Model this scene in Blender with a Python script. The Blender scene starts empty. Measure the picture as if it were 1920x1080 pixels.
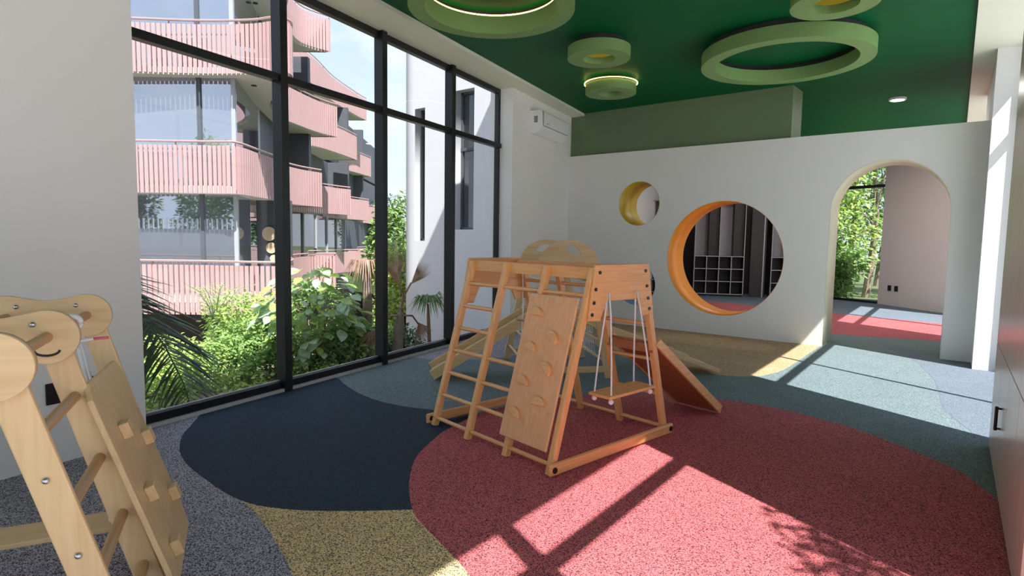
import bpy, math, random
from mathutils import Vector, Matrix
random.seed(7)
S = bpy.context.scene
COL = S.collection
PI = math.pi

# ------------------------------------------------------------------ camera
cam_d = bpy.data.cameras.new('camera')
cam = bpy.data.objects.new('camera', cam_d); COL.objects.link(cam)
cam_d.sensor_width = 36.0; cam_d.lens = 20.3946; cam_d.clip_start = .02; cam_d.clip_end = 400
yaw, pitch, roll = math.radians(37.232), math.radians(4.719), math.radians(.892)
f0 = Vector((-math.sin(yaw), math.cos(yaw), 0)); r0 = Vector((math.cos(yaw), math.sin(yaw), 0)); u0 = Vector((0, 0, 1))
fw = math.cos(pitch)*f0 - math.sin(pitch)*u0
up = math.sin(pitch)*f0 + math.cos(pitch)*u0
rr = math.cos(roll)*r0 + math.sin(roll)*up
uu = -math.sin(roll)*r0 + math.cos(roll)*up
mw = Matrix((rr, uu, -fw)).transposed().to_4x4(); mw.translation = Vector((0, 0, 1.35))
cam.matrix_world = mw
S.camera = cam

# ------------------------------------------------------------------ view, sky, sun
S.view_settings.view_transform = 'Standard'; S.view_settings.look = 'None'
S.view_settings.exposure = 0.55; S.view_settings.gamma = 1.0; S.view_settings.use_curve_mapping = False
SUN_E, SKY_E = 7.8, 1.0
W = bpy.data.worlds.new('world'); S.world = W; W.use_nodes = True
nt = W.node_tree; nt.nodes.clear()
def wn_(t, **k):
    n = nt.nodes.new(t)
    for a, b in k.items(): setattr(n, a, b)
    return n
out = wn_('ShaderNodeOutputWorld'); bg = wn_('ShaderNodeBackground'); tc = wn_('ShaderNodeTexCoord')
sp = wn_('ShaderNodeSeparateXYZ'); nt.links.new(tc.outputs['Generated'], sp.inputs[0])
rp = wn_('ShaderNodeValToRGB'); nt.links.new(sp.outputs['Z'], rp.inputs[0])
e = rp.color_ramp.elements
e[0].position = 0.0; e[0].color = (.68, .76, .93, 1); e[1].position = .75; e[1].color = (.40, .55, .86, 1)
m = rp.color_ramp.elements.new(.3); m.color = (.54, .66, .93, 1)
mp = wn_('ShaderNodeMapping'); mp.inputs['Scale'].default_value = (1, 1, 2.2); nt.links.new(tc.outputs['Generated'], mp.inputs[0])
nz = wn_('ShaderNodeTexNoise'); nz.inputs['Scale'].default_value = 3.2; nz.inputs['Detail'].default_value = 6; nz.inputs['Roughness'].default_value = .6
nt.links.new(mp.outputs[0], nz.inputs['Vector'])
cr = wn_('ShaderNodeValToRGB'); cr.color_ramp.elements[0].position = .40; cr.color_ramp.elements[1].position = .68
nt.links.new(nz.outputs['Fac'], cr.inputs[0])
mx = wn_('ShaderNodeMixRGB'); mx.inputs[2].default_value = (.85, .87, .95, 1)
nt.links.new(cr.outputs[0], mx.inputs[0]); nt.links.new(rp.outputs[0], mx.inputs[1])
nt.links.new(mx.outputs[0], bg.inputs[0]); bg.inputs[1].default_value = SKY_E
nt.links.new(bg.outputs[0], out.inputs[0])

sd = bpy.data.lights.new('sun', 'SUN'); sun = bpy.data.objects.new('sun', sd); COL.objects.link(sun)
sd.energy = SUN_E; sd.angle = math.radians(.53); sd.color = (1.0, .98, .955)
SUNDIR = Vector((-1, .494, -1.5)).normalized()
sun.rotation_euler = SUNDIR.to_track_quat('-Z', 'Y').to_euler(); sun.location = (8, -4, 12)

# ------------------------------------------------------------------ materials
def new_mat(name):
    m = bpy.data.materials.new(name); m.use_nodes = True
    n = m.node_tree.nodes; b = n['Principled BSDF']
    return m, m.node_tree, b
def plain(name, c, rough=.6, metal=0.0, var=.06, scale=6.0, bump=0.0, bscale=60.0, spec=.5):
    m, t, b = new_mat(name)
    b.inputs['Roughness'].default_value = rough; b.inputs['Metallic'].default_value = metal
    b.inputs['Specular IOR Level'].default_value = spec
    co = t.nodes.new('ShaderNodeTexCoord'); nz = t.nodes.new('ShaderNodeTexNoise')
    nz.inputs['Scale'].default_value = scale; nz.inputs['Detail'].default_value = 4
    t.links.new(co.outputs['Object'], nz.inputs['Vector'])
    mx = t.nodes.new('ShaderNodeMixRGB'); t.links.new(nz.outputs['Fac'], mx.inputs[0])
    mx.inputs[1].default_value = (*[min(1, v*(1-var)) for v in c], 1); mx.inputs[2].default_value = (*[min(1, v*(1+var)) for v in c], 1)
    t.links.new(mx.outputs[0], b.inputs['Base Color'])
    if bump:
        n2 = t.nodes.new('ShaderNodeTexNoise'); n2.inputs['Scale'].default_value = bscale; t.links.new(co.outputs['Object'], n2.inputs['Vector'])
        bp = t.nodes.new('ShaderNodeBump'); bp.inputs['Strength'].default_value = bump; bp.inputs['Distance'].default_value = .01
        t.links.new(n2.outputs['Fac'], bp.inputs['Height']); t.links.new(bp.outputs[0], b.inputs['Normal'])
    return m
def wood(name, c, dark, axis=2, rough=.42, sc=1.0):
    m, t, b = new_mat(name); b.inputs['Roughness'].default_value = rough
    co = t.nodes.new('ShaderNodeTexCoord'); mp = t.nodes.new('ShaderNodeMapping')
    s = [22*sc, 22*sc, 22*sc]; s[axis] = 1.6*sc
    mp.inputs['Scale'].default_value = s; t.links.new(co.outputs['Object'], mp.inputs[0])
    nz = t.nodes.new('ShaderNodeTexNoise'); nz.inputs['Scale'].default_value = 2.2; nz.inputs['Detail'].default_value = 5; nz.inputs['Distortion'].default_value = .6
    t.links.new(mp.outputs[0], nz.inputs['Vector'])
    rp = t.nodes.new('ShaderNodeValToRGB'); rp.color_ramp.elements[0].position = .3; rp.color_ramp.elements[1].position = .7
    rp.color_ramp.elements[0].color = (*dark, 1); rp.color_ramp.elements[1].color = (*c, 1)
    t.links.new(nz.outputs['Fac'], rp.inputs[0]); t.links.new(rp.outputs[0], b.inputs['Base Color'])
    return m
def rubber(name, c, fleck, amount=.45, sc=240, spec=.15):
    m, t, b = new_mat(name); b.inputs['Roughness'].default_value = .8; b.inputs['Specular IOR Level'].default_value = spec
    co = t.nodes.new('ShaderNodeTexCoord')
    vz = t.nodes.new('ShaderNodeTexVoronoi'); vz.inputs['Scale'].default_value = sc; t.links.new(co.outputs['Object'], vz.inputs['Vector'])
    sp = t.nodes.new('ShaderNodeSeparateColor'); t.links.new(vz.outputs['Color'], sp.inputs[0])
    rp = t.nodes.new('ShaderNodeValToRGB'); rp.color_ramp.interpolation = 'LINEAR'
    a, bb = rp.color_ramp.elements; a.position = max(0, amount-.06); bb.position = amount+.06
    a.color = (*fleck, 1); bb.color = (*c, 1)
    k = rp.color_ramp.elements.new(.97); k.color = (*[min(1, v*1.35) for v in c], 1)
    t.links.new(sp.outputs[0], rp.inputs[0])
    nz = t.nodes.new('ShaderNodeTexNoise'); nz.inputs['Scale'].default_value = 1.7; nz.inputs['Detail'].default_value = 5
    t.links.new(co.outputs['Object'], nz.inputs['Vector'])
    mr = t.nodes.new('ShaderNodeMapRange'); mr.inputs['To Min'].default_value = .86; mr.inputs['To Max'].default_value = 1.14; t.links.new(nz.outputs['Fac'], mr.inputs[0])
    ml = t.nodes.new('ShaderNodeMixRGB'); ml.blend_type = 'MULTIPLY'; ml.inputs[0].default_value = 1
    t.links.new(rp.outputs[0], ml.inputs[1]); t.links.new(mr.outputs[0], ml.inputs[2]); t.links.new(ml.outputs[0], b.inputs['Base Color'])
    bp = t.nodes.new('ShaderNodeBump'); bp.inputs['Strength'].default_value = .25; bp.inputs['Distance'].default_value = .004
    t.links.new(vz.outputs['Distance'], bp.inputs['Height']); t.links.new(bp.outputs[0], b.inputs['Normal'])
    return m
def glassy(name, tint=(1, 1, 1), refl=1.0):
    m = bpy.data.materials.new(name); m.use_nodes = True; t = m.node_tree; t.nodes.clear()
    o = t.nodes.new('ShaderNodeOutputMaterial'); mxs = t.nodes.new('ShaderNodeMixShader')
    tr = t.nodes.new('ShaderNodeBsdfTransparent'); tr.inputs[0].default_value = (*tint, 1)
    gl = t.nodes.new('ShaderNodeBsdfGlossy'); gl.inputs['Roughness'].default_value = 0.0
    lw = t.nodes.new('ShaderNodeLayerWeight'); lw.inputs[0].default_value = .5
    pw = t.nodes.new('ShaderNodeMath'); pw.operation = 'POWER'; pw.inputs[1].default_value = 5.0
    ml = t.nodes.new('ShaderNodeMath'); ml.operation = 'MULTIPLY_ADD'; ml.inputs[1].default_value = .5*refl; ml.inputs[2].default_value = .022*refl
    t.links.new(lw.outputs['Facing'], pw.inputs[0]); t.links.new(pw.outputs[0], ml.inputs[0]); t.links.new(ml.outputs[0], mxs.inputs[0])
    t.links.new(tr.outputs[0], mxs.inputs[1]); t.links.new(gl.outputs[0], mxs.inputs[2]); t.links.new(mxs.outputs[0], o.inputs[0])
    return m
def emit(name, c, s):
    m = bpy.data.materials.new(name); m.use_nodes = True; t = m.node_tree; t.nodes.clear()
    o = t.nodes.new('ShaderNodeOutputMaterial'); em = t.nodes.new('ShaderNodeEmission')
    em.inputs[0].default_value = (*c, 1); em.inputs[1].default_value = s; t.links.new(em.outputs[0], o.inputs[0]); return m
def leafmat(name, c1, c2, trans=.35):
    m = bpy.data.materials.new(name); m.use_nodes = True; t = m.node_tree; t.nodes.clear()
    o = t.nodes.new('ShaderNodeOutputMaterial'); df = t.nodes.new('ShaderNodeBsdfPrincipled'); df.inputs['Roughness'].default_value = .45
    tl = t.nodes.new('ShaderNodeBsdfTranslucent'); mxs = t.nodes.new('ShaderNodeMixShader'); mxs.inputs[0].default_value = trans
    co = t.nodes.new('ShaderNodeTexCoord'); nz = t.nodes.new('ShaderNodeTexNoise'); nz.inputs['Scale'].default_value = 9; nz.inputs['Detail'].default_value = 3
    t.links.new(co.outputs['Object'], nz.inputs['Vector'])
    rp = t.nodes.new('ShaderNodeValToRGB'); rp.color_ramp.elements[0].position = .35; rp.color_ramp.elements[1].position = .65
    rp.color_ramp.elements[0].color = (*c1, 1); rp.color_ramp.elements[1].color = (*c2, 1)
    t.links.new(nz.outputs['Fac'], rp.inputs[0])
    t.links.new(rp.outputs[0], df.inputs['Base Color']); t.links.new(rp.outputs[0], tl.inputs[0])
    t.links.new(df.outputs[0], mxs.inputs[1]); t.links.new(tl.outputs[0], mxs.inputs[2]); t.links.new(mxs.outputs[0], o.inputs[0])
    return m

M = {}
M['wall'] = plain('wall_paint', (.81, .785, .755), .7, var=.02, scale=2.5)
M['pillar'] = plain('pillar_paint', (.76, .75, .74), .6, var=.02)
M['warm_wall'] = plain('far_wall_paint', (.70, .61, .575), .7, var=.03, scale=2)
M['ceiling'] = plain('ceiling_paint', (.003, .102, .032), .5, var=.10, scale=1.2, spec=.12)
M['soffit'] = plain('soffit_paint', (.78, .80, .65), .6, var=.03)
M['bulkhead'] = plain('bulkhead_paint', (.155, .215, .112), .55, var=.05, scale=2, spec=.3)
M['ring'] = plain('ring_paint', (.19, .32, .105), .55, var=.05)
M['black'] = plain('black_aluminium', (.012, .012, .014), .38, .2, var=.1)
M['curb'] = plain('concrete', (.52, .50, .47), .85, var=.2, scale=25, bump=.3)
M['glass'] = glassy('window_glass', (.97, .985, .98), .8)
M['white'] = plain('white_plastic', (.82, .82, .80), .35, var=.01)
M['grey'] = plain('grey_plastic', (.30, .30, .31), .4)
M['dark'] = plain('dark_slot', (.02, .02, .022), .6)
M['orange'] = plain('orange_paint', (.93, .34, .03), .4, var=.04, scale=3)
M['yellow'] = plain('ochre_paint', (.62, .44, .05), .4, var=.05, scale=3)
M['blue'] = plain('pale_blue_paint', (.30, .45, .68), .45)
M['cream'] = plain('cream_paint', (.82, .78, .56), .5, var=.03)
HON, HOD = (.86, .46, .19), (.72, .34, .115)
for i, k in enumerate('xyz'):
    M['honey_'+k] = wood('honey_pine_'+k, HON, HOD, i)
    M['blond_'+k] = wood('blond_ply_'+k, (.74, .53, .29), (.64, .43, .21), i, sc=.7)
    M['tan_'+k] = wood('tan_beech_'+k, (.58, .35, .18), (.46, .26, .12), i)
M['veneer'] = wood('board_veneer', (.84, .45, .22), (.74, .36, .16), 2, .5)
M['slide'] = wood('red_brown_board', (.46, .17, .06), (.34, .11, .035), 1, .35)
M['plyedge'] = wood('ply_edge', (.60, .38, .19), (.40, .22, .10), 1, .55, 2)
M['laminate'] = wood('cabinet_laminate', (.74, .59, .49), (.66, .515, .42), 2, .25, .5)
M['locker'] = wood('dark_locker_board', (.040, .032, .030), (.022, .018, .017), 2, .5, .6)
M['lockeredge'] = plain('locker_edge', (.42, .40, .42), .5)
M['lockerback'] = plain('locker_back', (.36, .34, .37), .6, var=.08)
M['rope'] = plain('white_rope', (.80, .78, .80), .8, var=.12, scale=120)
M['pink_tip'] = plain('pink_tape', (.75, .12, .22), .5)
M['bolt'] = plain('black_bolt', (.015, .012, .012), .35, .3)
M['chrome'] = plain('steel_bolt', (.55, .55, .58), .18, 1.0)
M['red'] = rubber('red_rubber', (.52, .130, .138), (.10, .030, .038), .33)
M['navy'] = rubber('navy_rubber', (.032, .052, .080), (.020, .031, .050), .5)
M['teal'] = rubber('teal_rubber', (.180, .225, .235), (.060, .092, .100), .33)
M['slate'] = rubber('slate_rubber', (.165, .195, .235), (.095, .115, .145), .4)
M['greyrub'] = rubber('grey_rubber', (.40, .375, .43), (.065, .060, .078), .42)
M['ochre'] = rubber('ochre_rubber', (.68, .50, .25), (.13, .105, .085), .36)
M['tanrub'] = rubber('tan_rubber', (.50, .36, .20), (.16, .12, .085), .35)
M['led_w'] = emit('warm_led', (1.0, .72, .22), 4.5)
M['led_s'] = emit('amber_led', (.80, .58, .05), .17)
M['lamp'] = emit('downlight_white', (1, .96, .9), 9)
M['pink'] = plain('pink_slat', (.45, .275, .27), .6, var=.07, scale=3)
M['stucco'] = plain('white_stucco', (.60, .595, .61), .85, var=.05, scale=1.5, bump=.15, bscale=30)
M['slab'] = plain('pale_soffit', (.62, .60, .56), .8, var=.03)
M['slatewall'] = plain('slate_wall', (.075, .080, .098), .7, var=.12, scale=2)
M['darkglass'] = plain('dark_glass', (.045, .055, .062), .03, 0, var=.2, scale=1, spec=.9)
M['mirrorglass'] = plain('mirror_glass', (.42, .46, .52), .02, .85, var=.05, scale=.6)
M['frame_grey'] = plain('grey_mullion', (.35, .36, .38), .5)
M['railm'] = plain('pink_rail', (.48, .30, .29), .4, .2)
M['soil'] = plain('leaf_litter', (.20, .16, .09), .95, var=.5, scale=14, bump=.5)
M['grass'] = plain('garden_ground', (.10, .14, .045), .95, var=.5, scale=5, bump=.4)
M['leaf_l'] = leafmat('light_leaf', (.25, .41, .07), (.56, .68, .20))
M['leaf_m'] = leafmat('mid_leaf', (.15, .28, .06), (.36, .52, .17))
M['leaf_b'] = leafmat('blue_leaf', (.24, .38, .20), (.48, .58, .40), .2)
M['leaf_d'] = leafmat('dark_leaf', (.035, .085, .025), (.12, .22, .06))
M['palm'] = leafmat('palm_leaf', (.06, .11, .065), (.15, .21, .13), .2)
M['palm_g'] = leafmat('fan_palm_leaf', (.10, .19, .06), (.22, .33, .11), .25)
M['dry'] = leafmat('dry_leaf', (.22, .12, .07), (.38, .24, .15), .15)
M['bark'] = plain('bark', (.24, .18, .14), .9, var=.4, scale=14, bump=.6, bscale=20)
M['straw'] = plain('woven_straw', (.62, .46, .30), .8, var=.2, scale=30)
M['tile'] = plain('pale_paving', (.74, .72, .69), .85, var=.08, scale=3)  # paving lightened so that it bounces sunlight indoors

# ------------------------------------------------------------------ mesh helpers
class B:
    def __init__(s): s.v = []; s.f = []
    def add(s, vs, fs):
        n = len(s.v); s.v += [tuple(v) for v in vs]; s.f += [tuple(i+n for i in f) for f in fs]; return s
    def box(s, a, b):
        x0, y0, z0 = a; x1, y1, z1 = b
        return s.add([(x0,y0,z0),(x1,y0,z0),(x1,y1,z0),(x0,y1,z0),(x0,y0,z1),(x1,y0,z1),(x1,y1,z1),(x0,y1,z1)],
                     [(0,3,2,1),(4,5,6,7),(0,1,5,4),(1,2,6,5),(2,3,7,6),(3,0,4,7)])
    def beam(s, p, q, w, h, side=None):
        """rectangular bar from p to q, w across 'side', h across the third direction"""
        p, q = Vector(p), Vector(q); d = (q-p).normalized()
        sd_ = Vector(side) if side is not None else (Vector((0,0,1)).cross(d) if abs(d.z) < .95 else Vector((1,0,0)))
        sd_ = (sd_ - d*sd_.dot(d)).normalized(); t = d.cross(sd_)
        vs = [c + sd_*a*w/2 + t*b*h/2 for c in (p, q) for a, b in ((-1,-1),(1,-1),(1,1),(-1,1))]
        return s.add(vs, [(0,3,2,1),(4,5,6,7),(0,1,5,4),(1,2,6,5),(2,3,7,6),(3,0,4,7)])
    def cyl(s, p, q, r, n=12, r2=None):
        p, q = Vector(p), Vector(q); d = (q-p).normalized(); r2 = r if r2 is None else r2
        a = d.orthogonal().normalized(); b = d.cross(a)
        vs = [p+(a*math.cos(2*PI*i/n)+b*math.sin(2*PI*i/n))*r for i in range(n)] + [q+(a*math.cos(2*PI*i/n)+b*math.sin(2*PI*i/n))*r2 for i in range(n)]
        return s.add(vs, [(i, (i+1)%n, n+(i+1)%n, n+i) for i in range(n)] + [tuple(range(n-1,-1,-1)), tuple(range(n, 2*n))])
    def tube(s, pts, r, n=6):
        pts = [Vector(p) for p in pts]; rings = []; ref = None
        for i, p in enumerate(pts):
            d = (pts[min(i+1, len(pts)-1)] - pts[max(i-1, 0)]).normalized()
            a = d.orthogonal().normalized() if ref is None else (ref - d*ref.dot(d)).normalized()
            ref = a; b = d.cross(a); rad = r[i] if isinstance(r, (list, tuple)) else r
            rings.append([p+(a*math.cos(2*PI*k/n)+b*math.sin(2*PI*k/n))*rad for k in range(n)])
        fs = []
        for i in range(len(pts)-1):
            for k in range(n): fs.append((i*n+k, i*n+(k+1)%n, (i+1)*n+(k+1)%n, (i+1)*n+k))
        fs += [tuple(range(n-1,-1,-1)), tuple((len(pts)-1)*n+k for k in range(n))]
        return s.add([v for r_ in rings for v in r_], fs)
    def prism(s, poly, fn, t0, t1):
        """2-D outline poly lifted by fn(u, v, t) between t0 and t1"""
        n = len(poly)
        vs = [fn(u, v, t0) for u, v in poly] + [fn(u, v, t1) for u, v in poly]
        return s.add(vs, [tuple(range(n-1,-1,-1)), tuple(range(n, 2*n))] + [(i, (i+1)%n, n+(i+1)%n, n+i) for i in range(n)])
    def ball(s, c, r, n=8, m=5, sz=1.0):
        c = Vector(c); vs = [c+Vector((0,0,-r*sz))]
        for j in range(1, m):
            t = -PI/2+PI*j/m
            vs += [c+Vector((r*math.cos(t)*math.cos(2*PI*i/n), r*math.cos(t)*math.sin(2*PI*i/n), r*sz*math.sin(t))) for i in range(n)]
        vs.append(c+Vector((0,0,r*sz))); L = len(vs)-1
        fs = [(0, 1+(i+1)%n, 1+i) for i in range(n)] + [(L, 1+(m-2)*n+i, 1+(m-2)*n+(i+1)%n) for i in range(n)]
        for j in range(m-2):
            for i in range(n): fs.append((1+j*n+i, 1+j*n+(i+1)%n, 1+(j+1)*n+(i+1)%n, 1+(j+1)*n+i))
        return s.add(vs, fs)
    def ring(s, c, r0_, r1, z0, z1, n=64):
        x, y = c; P = [(math.cos(2*PI*i/n), math.sin(2*PI*i/n)) for i in range(n)]
        vs = []
        for r, z in ((r0_, z0), (r1, z0), (r1, z1), (r0_, z1)): vs += [(x+r*a, y+r*b, z) for a, b in P]
        fs = []
        for k in range(4):
            for i in range(n): fs.append((k*n+i, ((k+1)%4)*n+i, ((k+1)%4)*n+(i+1)%n, k*n+(i+1)%n))
        return s.add(vs, fs)
    def mesh(s, name):
        me = bpy.data.meshes.new(name); me.from_pydata(s.v, [], s.f); me.update(); return me

def fix_normals(me):
    import bmesh
    bm = bmesh.new(); bm.from_mesh(me); bmesh.ops.recalc_face_normals(bm, faces=bm.faces); bm.to_mesh(me); bm.free()
def obj(name, b, mat, parent=None, smooth=False, bevel=0.0, seg=2, loc=None):
    me = b.mesh(name) if isinstance(b, B) else b
    if isinstance(b, B): fix_normals(me)
    if mat and not me.materials: me.materials.append(M[mat] if isinstance(mat, str) else mat)
    o = bpy.data.objects.new(name, me); COL.objects.link(o)
    if parent: o.parent = parent
    if loc is not None: o.location = loc
    if smooth:
        for p in me.polygons: p.use_smooth = True
    elif name in ('rung','top_rung','bolt','handle','trunk','stem','branch','handrail','stalk','hanger'): smooth_by_angle(o)
    if bevel:
        md = o.modifiers.new('bevel', 'BEVEL'); md.width = bevel; md.segments = seg; md.limit_method = 'ANGLE'; md.angle_limit = math.radians(50)
    return o
def smooth_by_angle(o, deg=40):
    o.data.set_sharp_from_angle(angle=math.radians(deg))
    for p in o.data.polygons: p.use_smooth = True
    return o
def tag(o, label=None, cat=None, group=None, kind=None):
    if label: o['label'] = label
    if cat: o['category'] = cat
    if group: o['group'] = group
    if kind: o['kind'] = kind
    return o
def thing(name, label, cat, loc=(0,0,0), rz=0.0, group=None, kind=None):
    o = bpy.data.objects.new(name, None); COL.objects.link(o); o.location = loc; o.rotation_euler = (0,0,rz); o.empty_display_size = .1
    return tag(o, label, cat, group, kind)
def struct(name, b, mat, label=None, cat=None, **k):
    return tag(obj(name, b, mat, **k), label, cat, kind='structure')

# ------------------------------------------------------------------ room layout
WD = Vector((-.16331, .98657, 0)); WN = Vector((.98657, .16331, 0)); W0 = Vector((-4.050, -.6703, 0))
def wp(s, off, z): return W0 + WD*s + WN*off + Vector((0, 0, z))
def wbox(b, s0, s1, o0, o1, z0, z1):
    vs = [wp(s, o_, z) for z in (z0, z1) for s, o_ in ((s0,o0),(s1,o0),(s1,o1),(s0,o1))]
    return b.add(vs, [(0,3,2,1),(4,5,6,7),(0,1,5,4),(1,2,6,5),(2,3,7,6),(3,0,4,7)])
D = 8.626; DB = 9.27          # thick partition, front and back face
ZS, ZC = 3.46, 3.50           # soffit, ceiling
XG = .535                     # glazing on the sun side

# floor: a slab with poured rubber zones
fl = struct('floor', B().prism([(-7.6,-3.6),(.62,-3.6),(.62,17.6),(-7.6,17.6),(-6.9,13.5),(-5.75,9.3),(-5.6,8.6)][:0] or
     [tuple(wp(-3.2,-.06,0)[:2]), (.60,-3.6), (.60,17.2), tuple(wp(17.8,-.06,0)[:2])], lambda u,v,t: (u,v,t), -.25, 0.0), 'teal',
     'poured rubber play floor with curved colour zones', 'floor')
def smooth_poly(pts, sub=5, closed=True):
    o = []; n = len(pts)
    for i in range(n):
        p0, p1, p2, p3 = pts[(i-1)%n], pts[i], pts[(i+1)%n], pts[(i+2)%n]
        for k in range(sub):
            t = k/sub
            o.append(tuple(.5*((2*p1[a])+(-p0[a]+p2[a])*t+(2*p0[a]-5*p1[a]+4*p2[a]-p3[a])*t*t+(-p0[a]+3*p1[a]-3*p2[a]+p3[a])*t**3) for a in (0,1)))
    return o
def zone(mat, h, label, soft, hard=()):
    """soft: points joined by a curve; hard: closing corners"""
    ext = [soft[0]] + soft + [soft[-1]]
    pts = []
    for i in range(1, len(ext)-2):
        p0, p1, p2, p3 = ext[i-1], ext[i], ext[i+1], ext[i+2]
        for k in range(6):
            t = k/6
            pts.append(tuple(.5*((2*p1[a])+(-p0[a]+p2[a])*t+(2*p0[a]-5*p1[a]+4*p2[a]-p3[a])*t*t+(-p0[a]+3*p1[a]-3*p2[a]+p3[a])*t**3) for a in (0,1)))
    pts.append(soft[-1]); pts += list(hard)
    o = obj('rubber_zone', B().prism(pts, lambda u,v,t: (u,v,t), -.01, h), mat, fl)
    o['label'] = label
    return o
zone('greyrub', .0006, 'charcoal speckled rubber zone by the window wall', [(-4.9,2.9),(-3.6,2.7),(-2.4,2.2),(-1.2,1.0),(-.6,-.6)], [(-.2,-3.5),(-3.55,-3.5),(-4.0,-.6),(-4.5,2.3)])
zone('ochre', .0012, 'ochre speckled rubber zone', [(-2.95,1.47),(-2.85,1.46),(-2.59,1.42),(-2.31,1.34),(-2.04,1.25),(-1.6,1.03),(-1.2,.65),(-.9,0),(-.8,-.8)], [(.4,-.8),(.2,.8),(-1.2,1.9),(-2.0,2.3),(-2.8,1.8)])
zone('navy', .0018, 'dark navy rubber zone', [(-4.62,2.09),(-4.46,2.0),(-4.25,1.84),(-4.08,1.71),(-3.89,1.61),(-3.74,1.55),(-3.54,1.5),(-3.35,1.475),(-3.09,1.455),(-2.89,1.45),(-2.74,1.47),(-2.61,1.52),(-2.47,1.6),(-2.34,1.7),(-2.21,1.81),(-2.06,1.95)],
     [(-1.9,2.6),(-2.4,3.45),(-2.8,3.36),(-3.0,3.28),(-3.21,3.21),(-3.34,3.16),(-3.47,3.125),(-3.66,3.10),(-3.84,3.11),(-4.05,3.145),(-4.26,3.21),(-4.45,3.28),(-4.62,3.36),(-4.72,3.36)])
zone('red', .0024, 'red speckled rubber zone', [(.0,.35),(-.5,.98),(-1.0,1.43),(-1.46,1.68),(-1.73,1.79),(-1.92,1.86),(-2.08,1.94),(-2.34,2.16),(-2.57,2.43),(-2.71,2.71),(-2.80,2.97),(-2.85,3.4),(-2.77,3.86),(-2.56,4.28),(-2.3,4.62),(-1.99,4.86),(-1.58,5.03),(-1.1,5.07),(-.7,4.96),(-.43,4.82),(-.12,4.58),(.09,4.37),(.2,4.15),(.26,4.0)],
     [(.54,3.6),(.54,-2.0)])
zone('greyrub', .0006, 'charcoal rubber zone under the far end of the window', [(-5.05,4.42),(-4.93,4.48),(-4.79,4.53),(-4.61,4.57),(-4.45,4.66),(-4.2,4.95),(-4.0,5.5),(-3.9,6.2),(-3.7,7.0)], [(-4.0,8.7),(-5.65,8.7),(-5.3,6.6)])
zone('tanrub', .0012, 'tan rubber zone in front of the partition', [(-1.35,8.7),(-1.36,8.4),(-1.37,7.4),(-1.39,6.71),(-1.46,6.35),(-1.57,6.13),(-1.81,5.98),(-2.2,5.95),(-2.8,6.1),(-3.4,6.4),(-3.9,6.9),(-4.5,7.4),(-5.4,7.9)], [(-5.5,8.7)])
zone('slate', .0012, 'slate rubber zone along the glazing', [(.30,5.0),(.21,5.26),(.08,5.69),(.0,6.05),(-.03,6.53),(-.07,7.08),(-.15,7.6),(-.28,8.21),(-.42,8.6),(-.66,9.2)], [(.54,9.2),(.54,5.0)])
zone('red', .0018, 'red rubber band across the room behind the partition', [(-6.0,9.6),(-4,9.5),(-1.38,9.95),(-.05,10.3),(.56,10.4)], [(.56,12.6),(-.09,12.67),(-1.83,12.93),(-4,13.4),(-6.2,13.6)])
zone('slate', .0012, 'grey rubber zone at the end of the far room', [(-6.2,13.3),(-4,13.2),(-1.83,12.8),(-.09,12.5),(.56,12.4)], [(.56,16.9),(-6.6,16.9)])

# outer walls
b = B(); wbox(b, -3.1, 2.195, -.14, .22, -.25, 3.9)
struct('wall_left', b, 'wall', 'white plaster wall beside the tall window', 'wall')
b = B(); wbox(b, 7.305, 10.9, -.14, .22, -.25, 3.9); wbox(b, 13.3, 18.0, -.14, .22, -.25, 3.9)
struct('wall_left', b, 'wall', 'white plaster wall carrying the air conditioner', 'wall')
struct('wall_back', B().box((-3.9,-3.75,-.25), (-3.3,-3.6,3.9)).box((.3,-3.75,-.25),(.8,-3.6,3.9)).box((-3.3,-3.75,3.4),(.3,-3.6,3.9)), 'wall', 'white wall behind the viewer with an added window', 'wall')
struct('wall_right', B().box((.52,2.60,-.25), (.72,5.06,3.9)), 'wall', 'wall behind the tall cabinet', 'wall')
struct('wall_right', B().box((.52,14.0,-.25), (.72,17.2,3.9)), 'warm_wall', 'end of the sun side wall in the far room', 'wall')
struct('wall_far', B().prism([(-1.36,15.88),(.56,14.05),(.64,14.15),(-1.26,16.0)], lambda u,v,t: (u,v,t), -.05, 3.9), 'warm_wall', 'dusty beige wall with two black sockets beyond the arch', 'wall')
struct('wall_far', B().prism([(-6.95,15.3),(-3.3,16.75),(-3.3,16.95),(-6.95,15.5)], lambda u,v,t: (u,v,t), -.05, 3.9), 'locker', 'dark back wall behind the lockers', 'wall')
# pillar where partition meets glazing
struct('wall_pillar', B().box((.232,8.16,0),(.60,D,3.9)).box((.232,D,0),(.60,10.58,3.9)), 'pillar', 'white pillar at the end of the partition', 'pillar')

# ceiling with lowered edges
cl = [tuple(wp(-3.0,.47,0)[:2]), (.03,-3.6), (.03,17.3), tuple(wp(18.0,.47,0)[:2])]
struct('ceiling', B().prism(cl, lambda u,v,t: (u,v,t), ZC, ZC+.1), 'ceiling', 'deep green painted ceiling', 'ceiling')
b = B(); wbox(b, -3.1, 18.0, -.10, .47, ZS, 3.9); struct('trim_1', b, 'soffit', 'pale lowered ceiling edge above the tall window', 'soffit')
struct('trim_2', B().box((.03,-3.7,ZS),(.72,17.3,3.9)), 'soffit', 'pale lowered ceiling edge above the sun side glazing', 'soffit')
rf = [tuple(wp(-3.2,-.15,0)[:2]), (.74,-3.8), (.74,17.6), tuple(wp(18.2,-.15,0)[:2])]
struct('roof', B().prism(rf, lambda u,v,t: (u,v,t), 3.9, 4.05), 'stucco', 'flat roof slab', 'roof')
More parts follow.
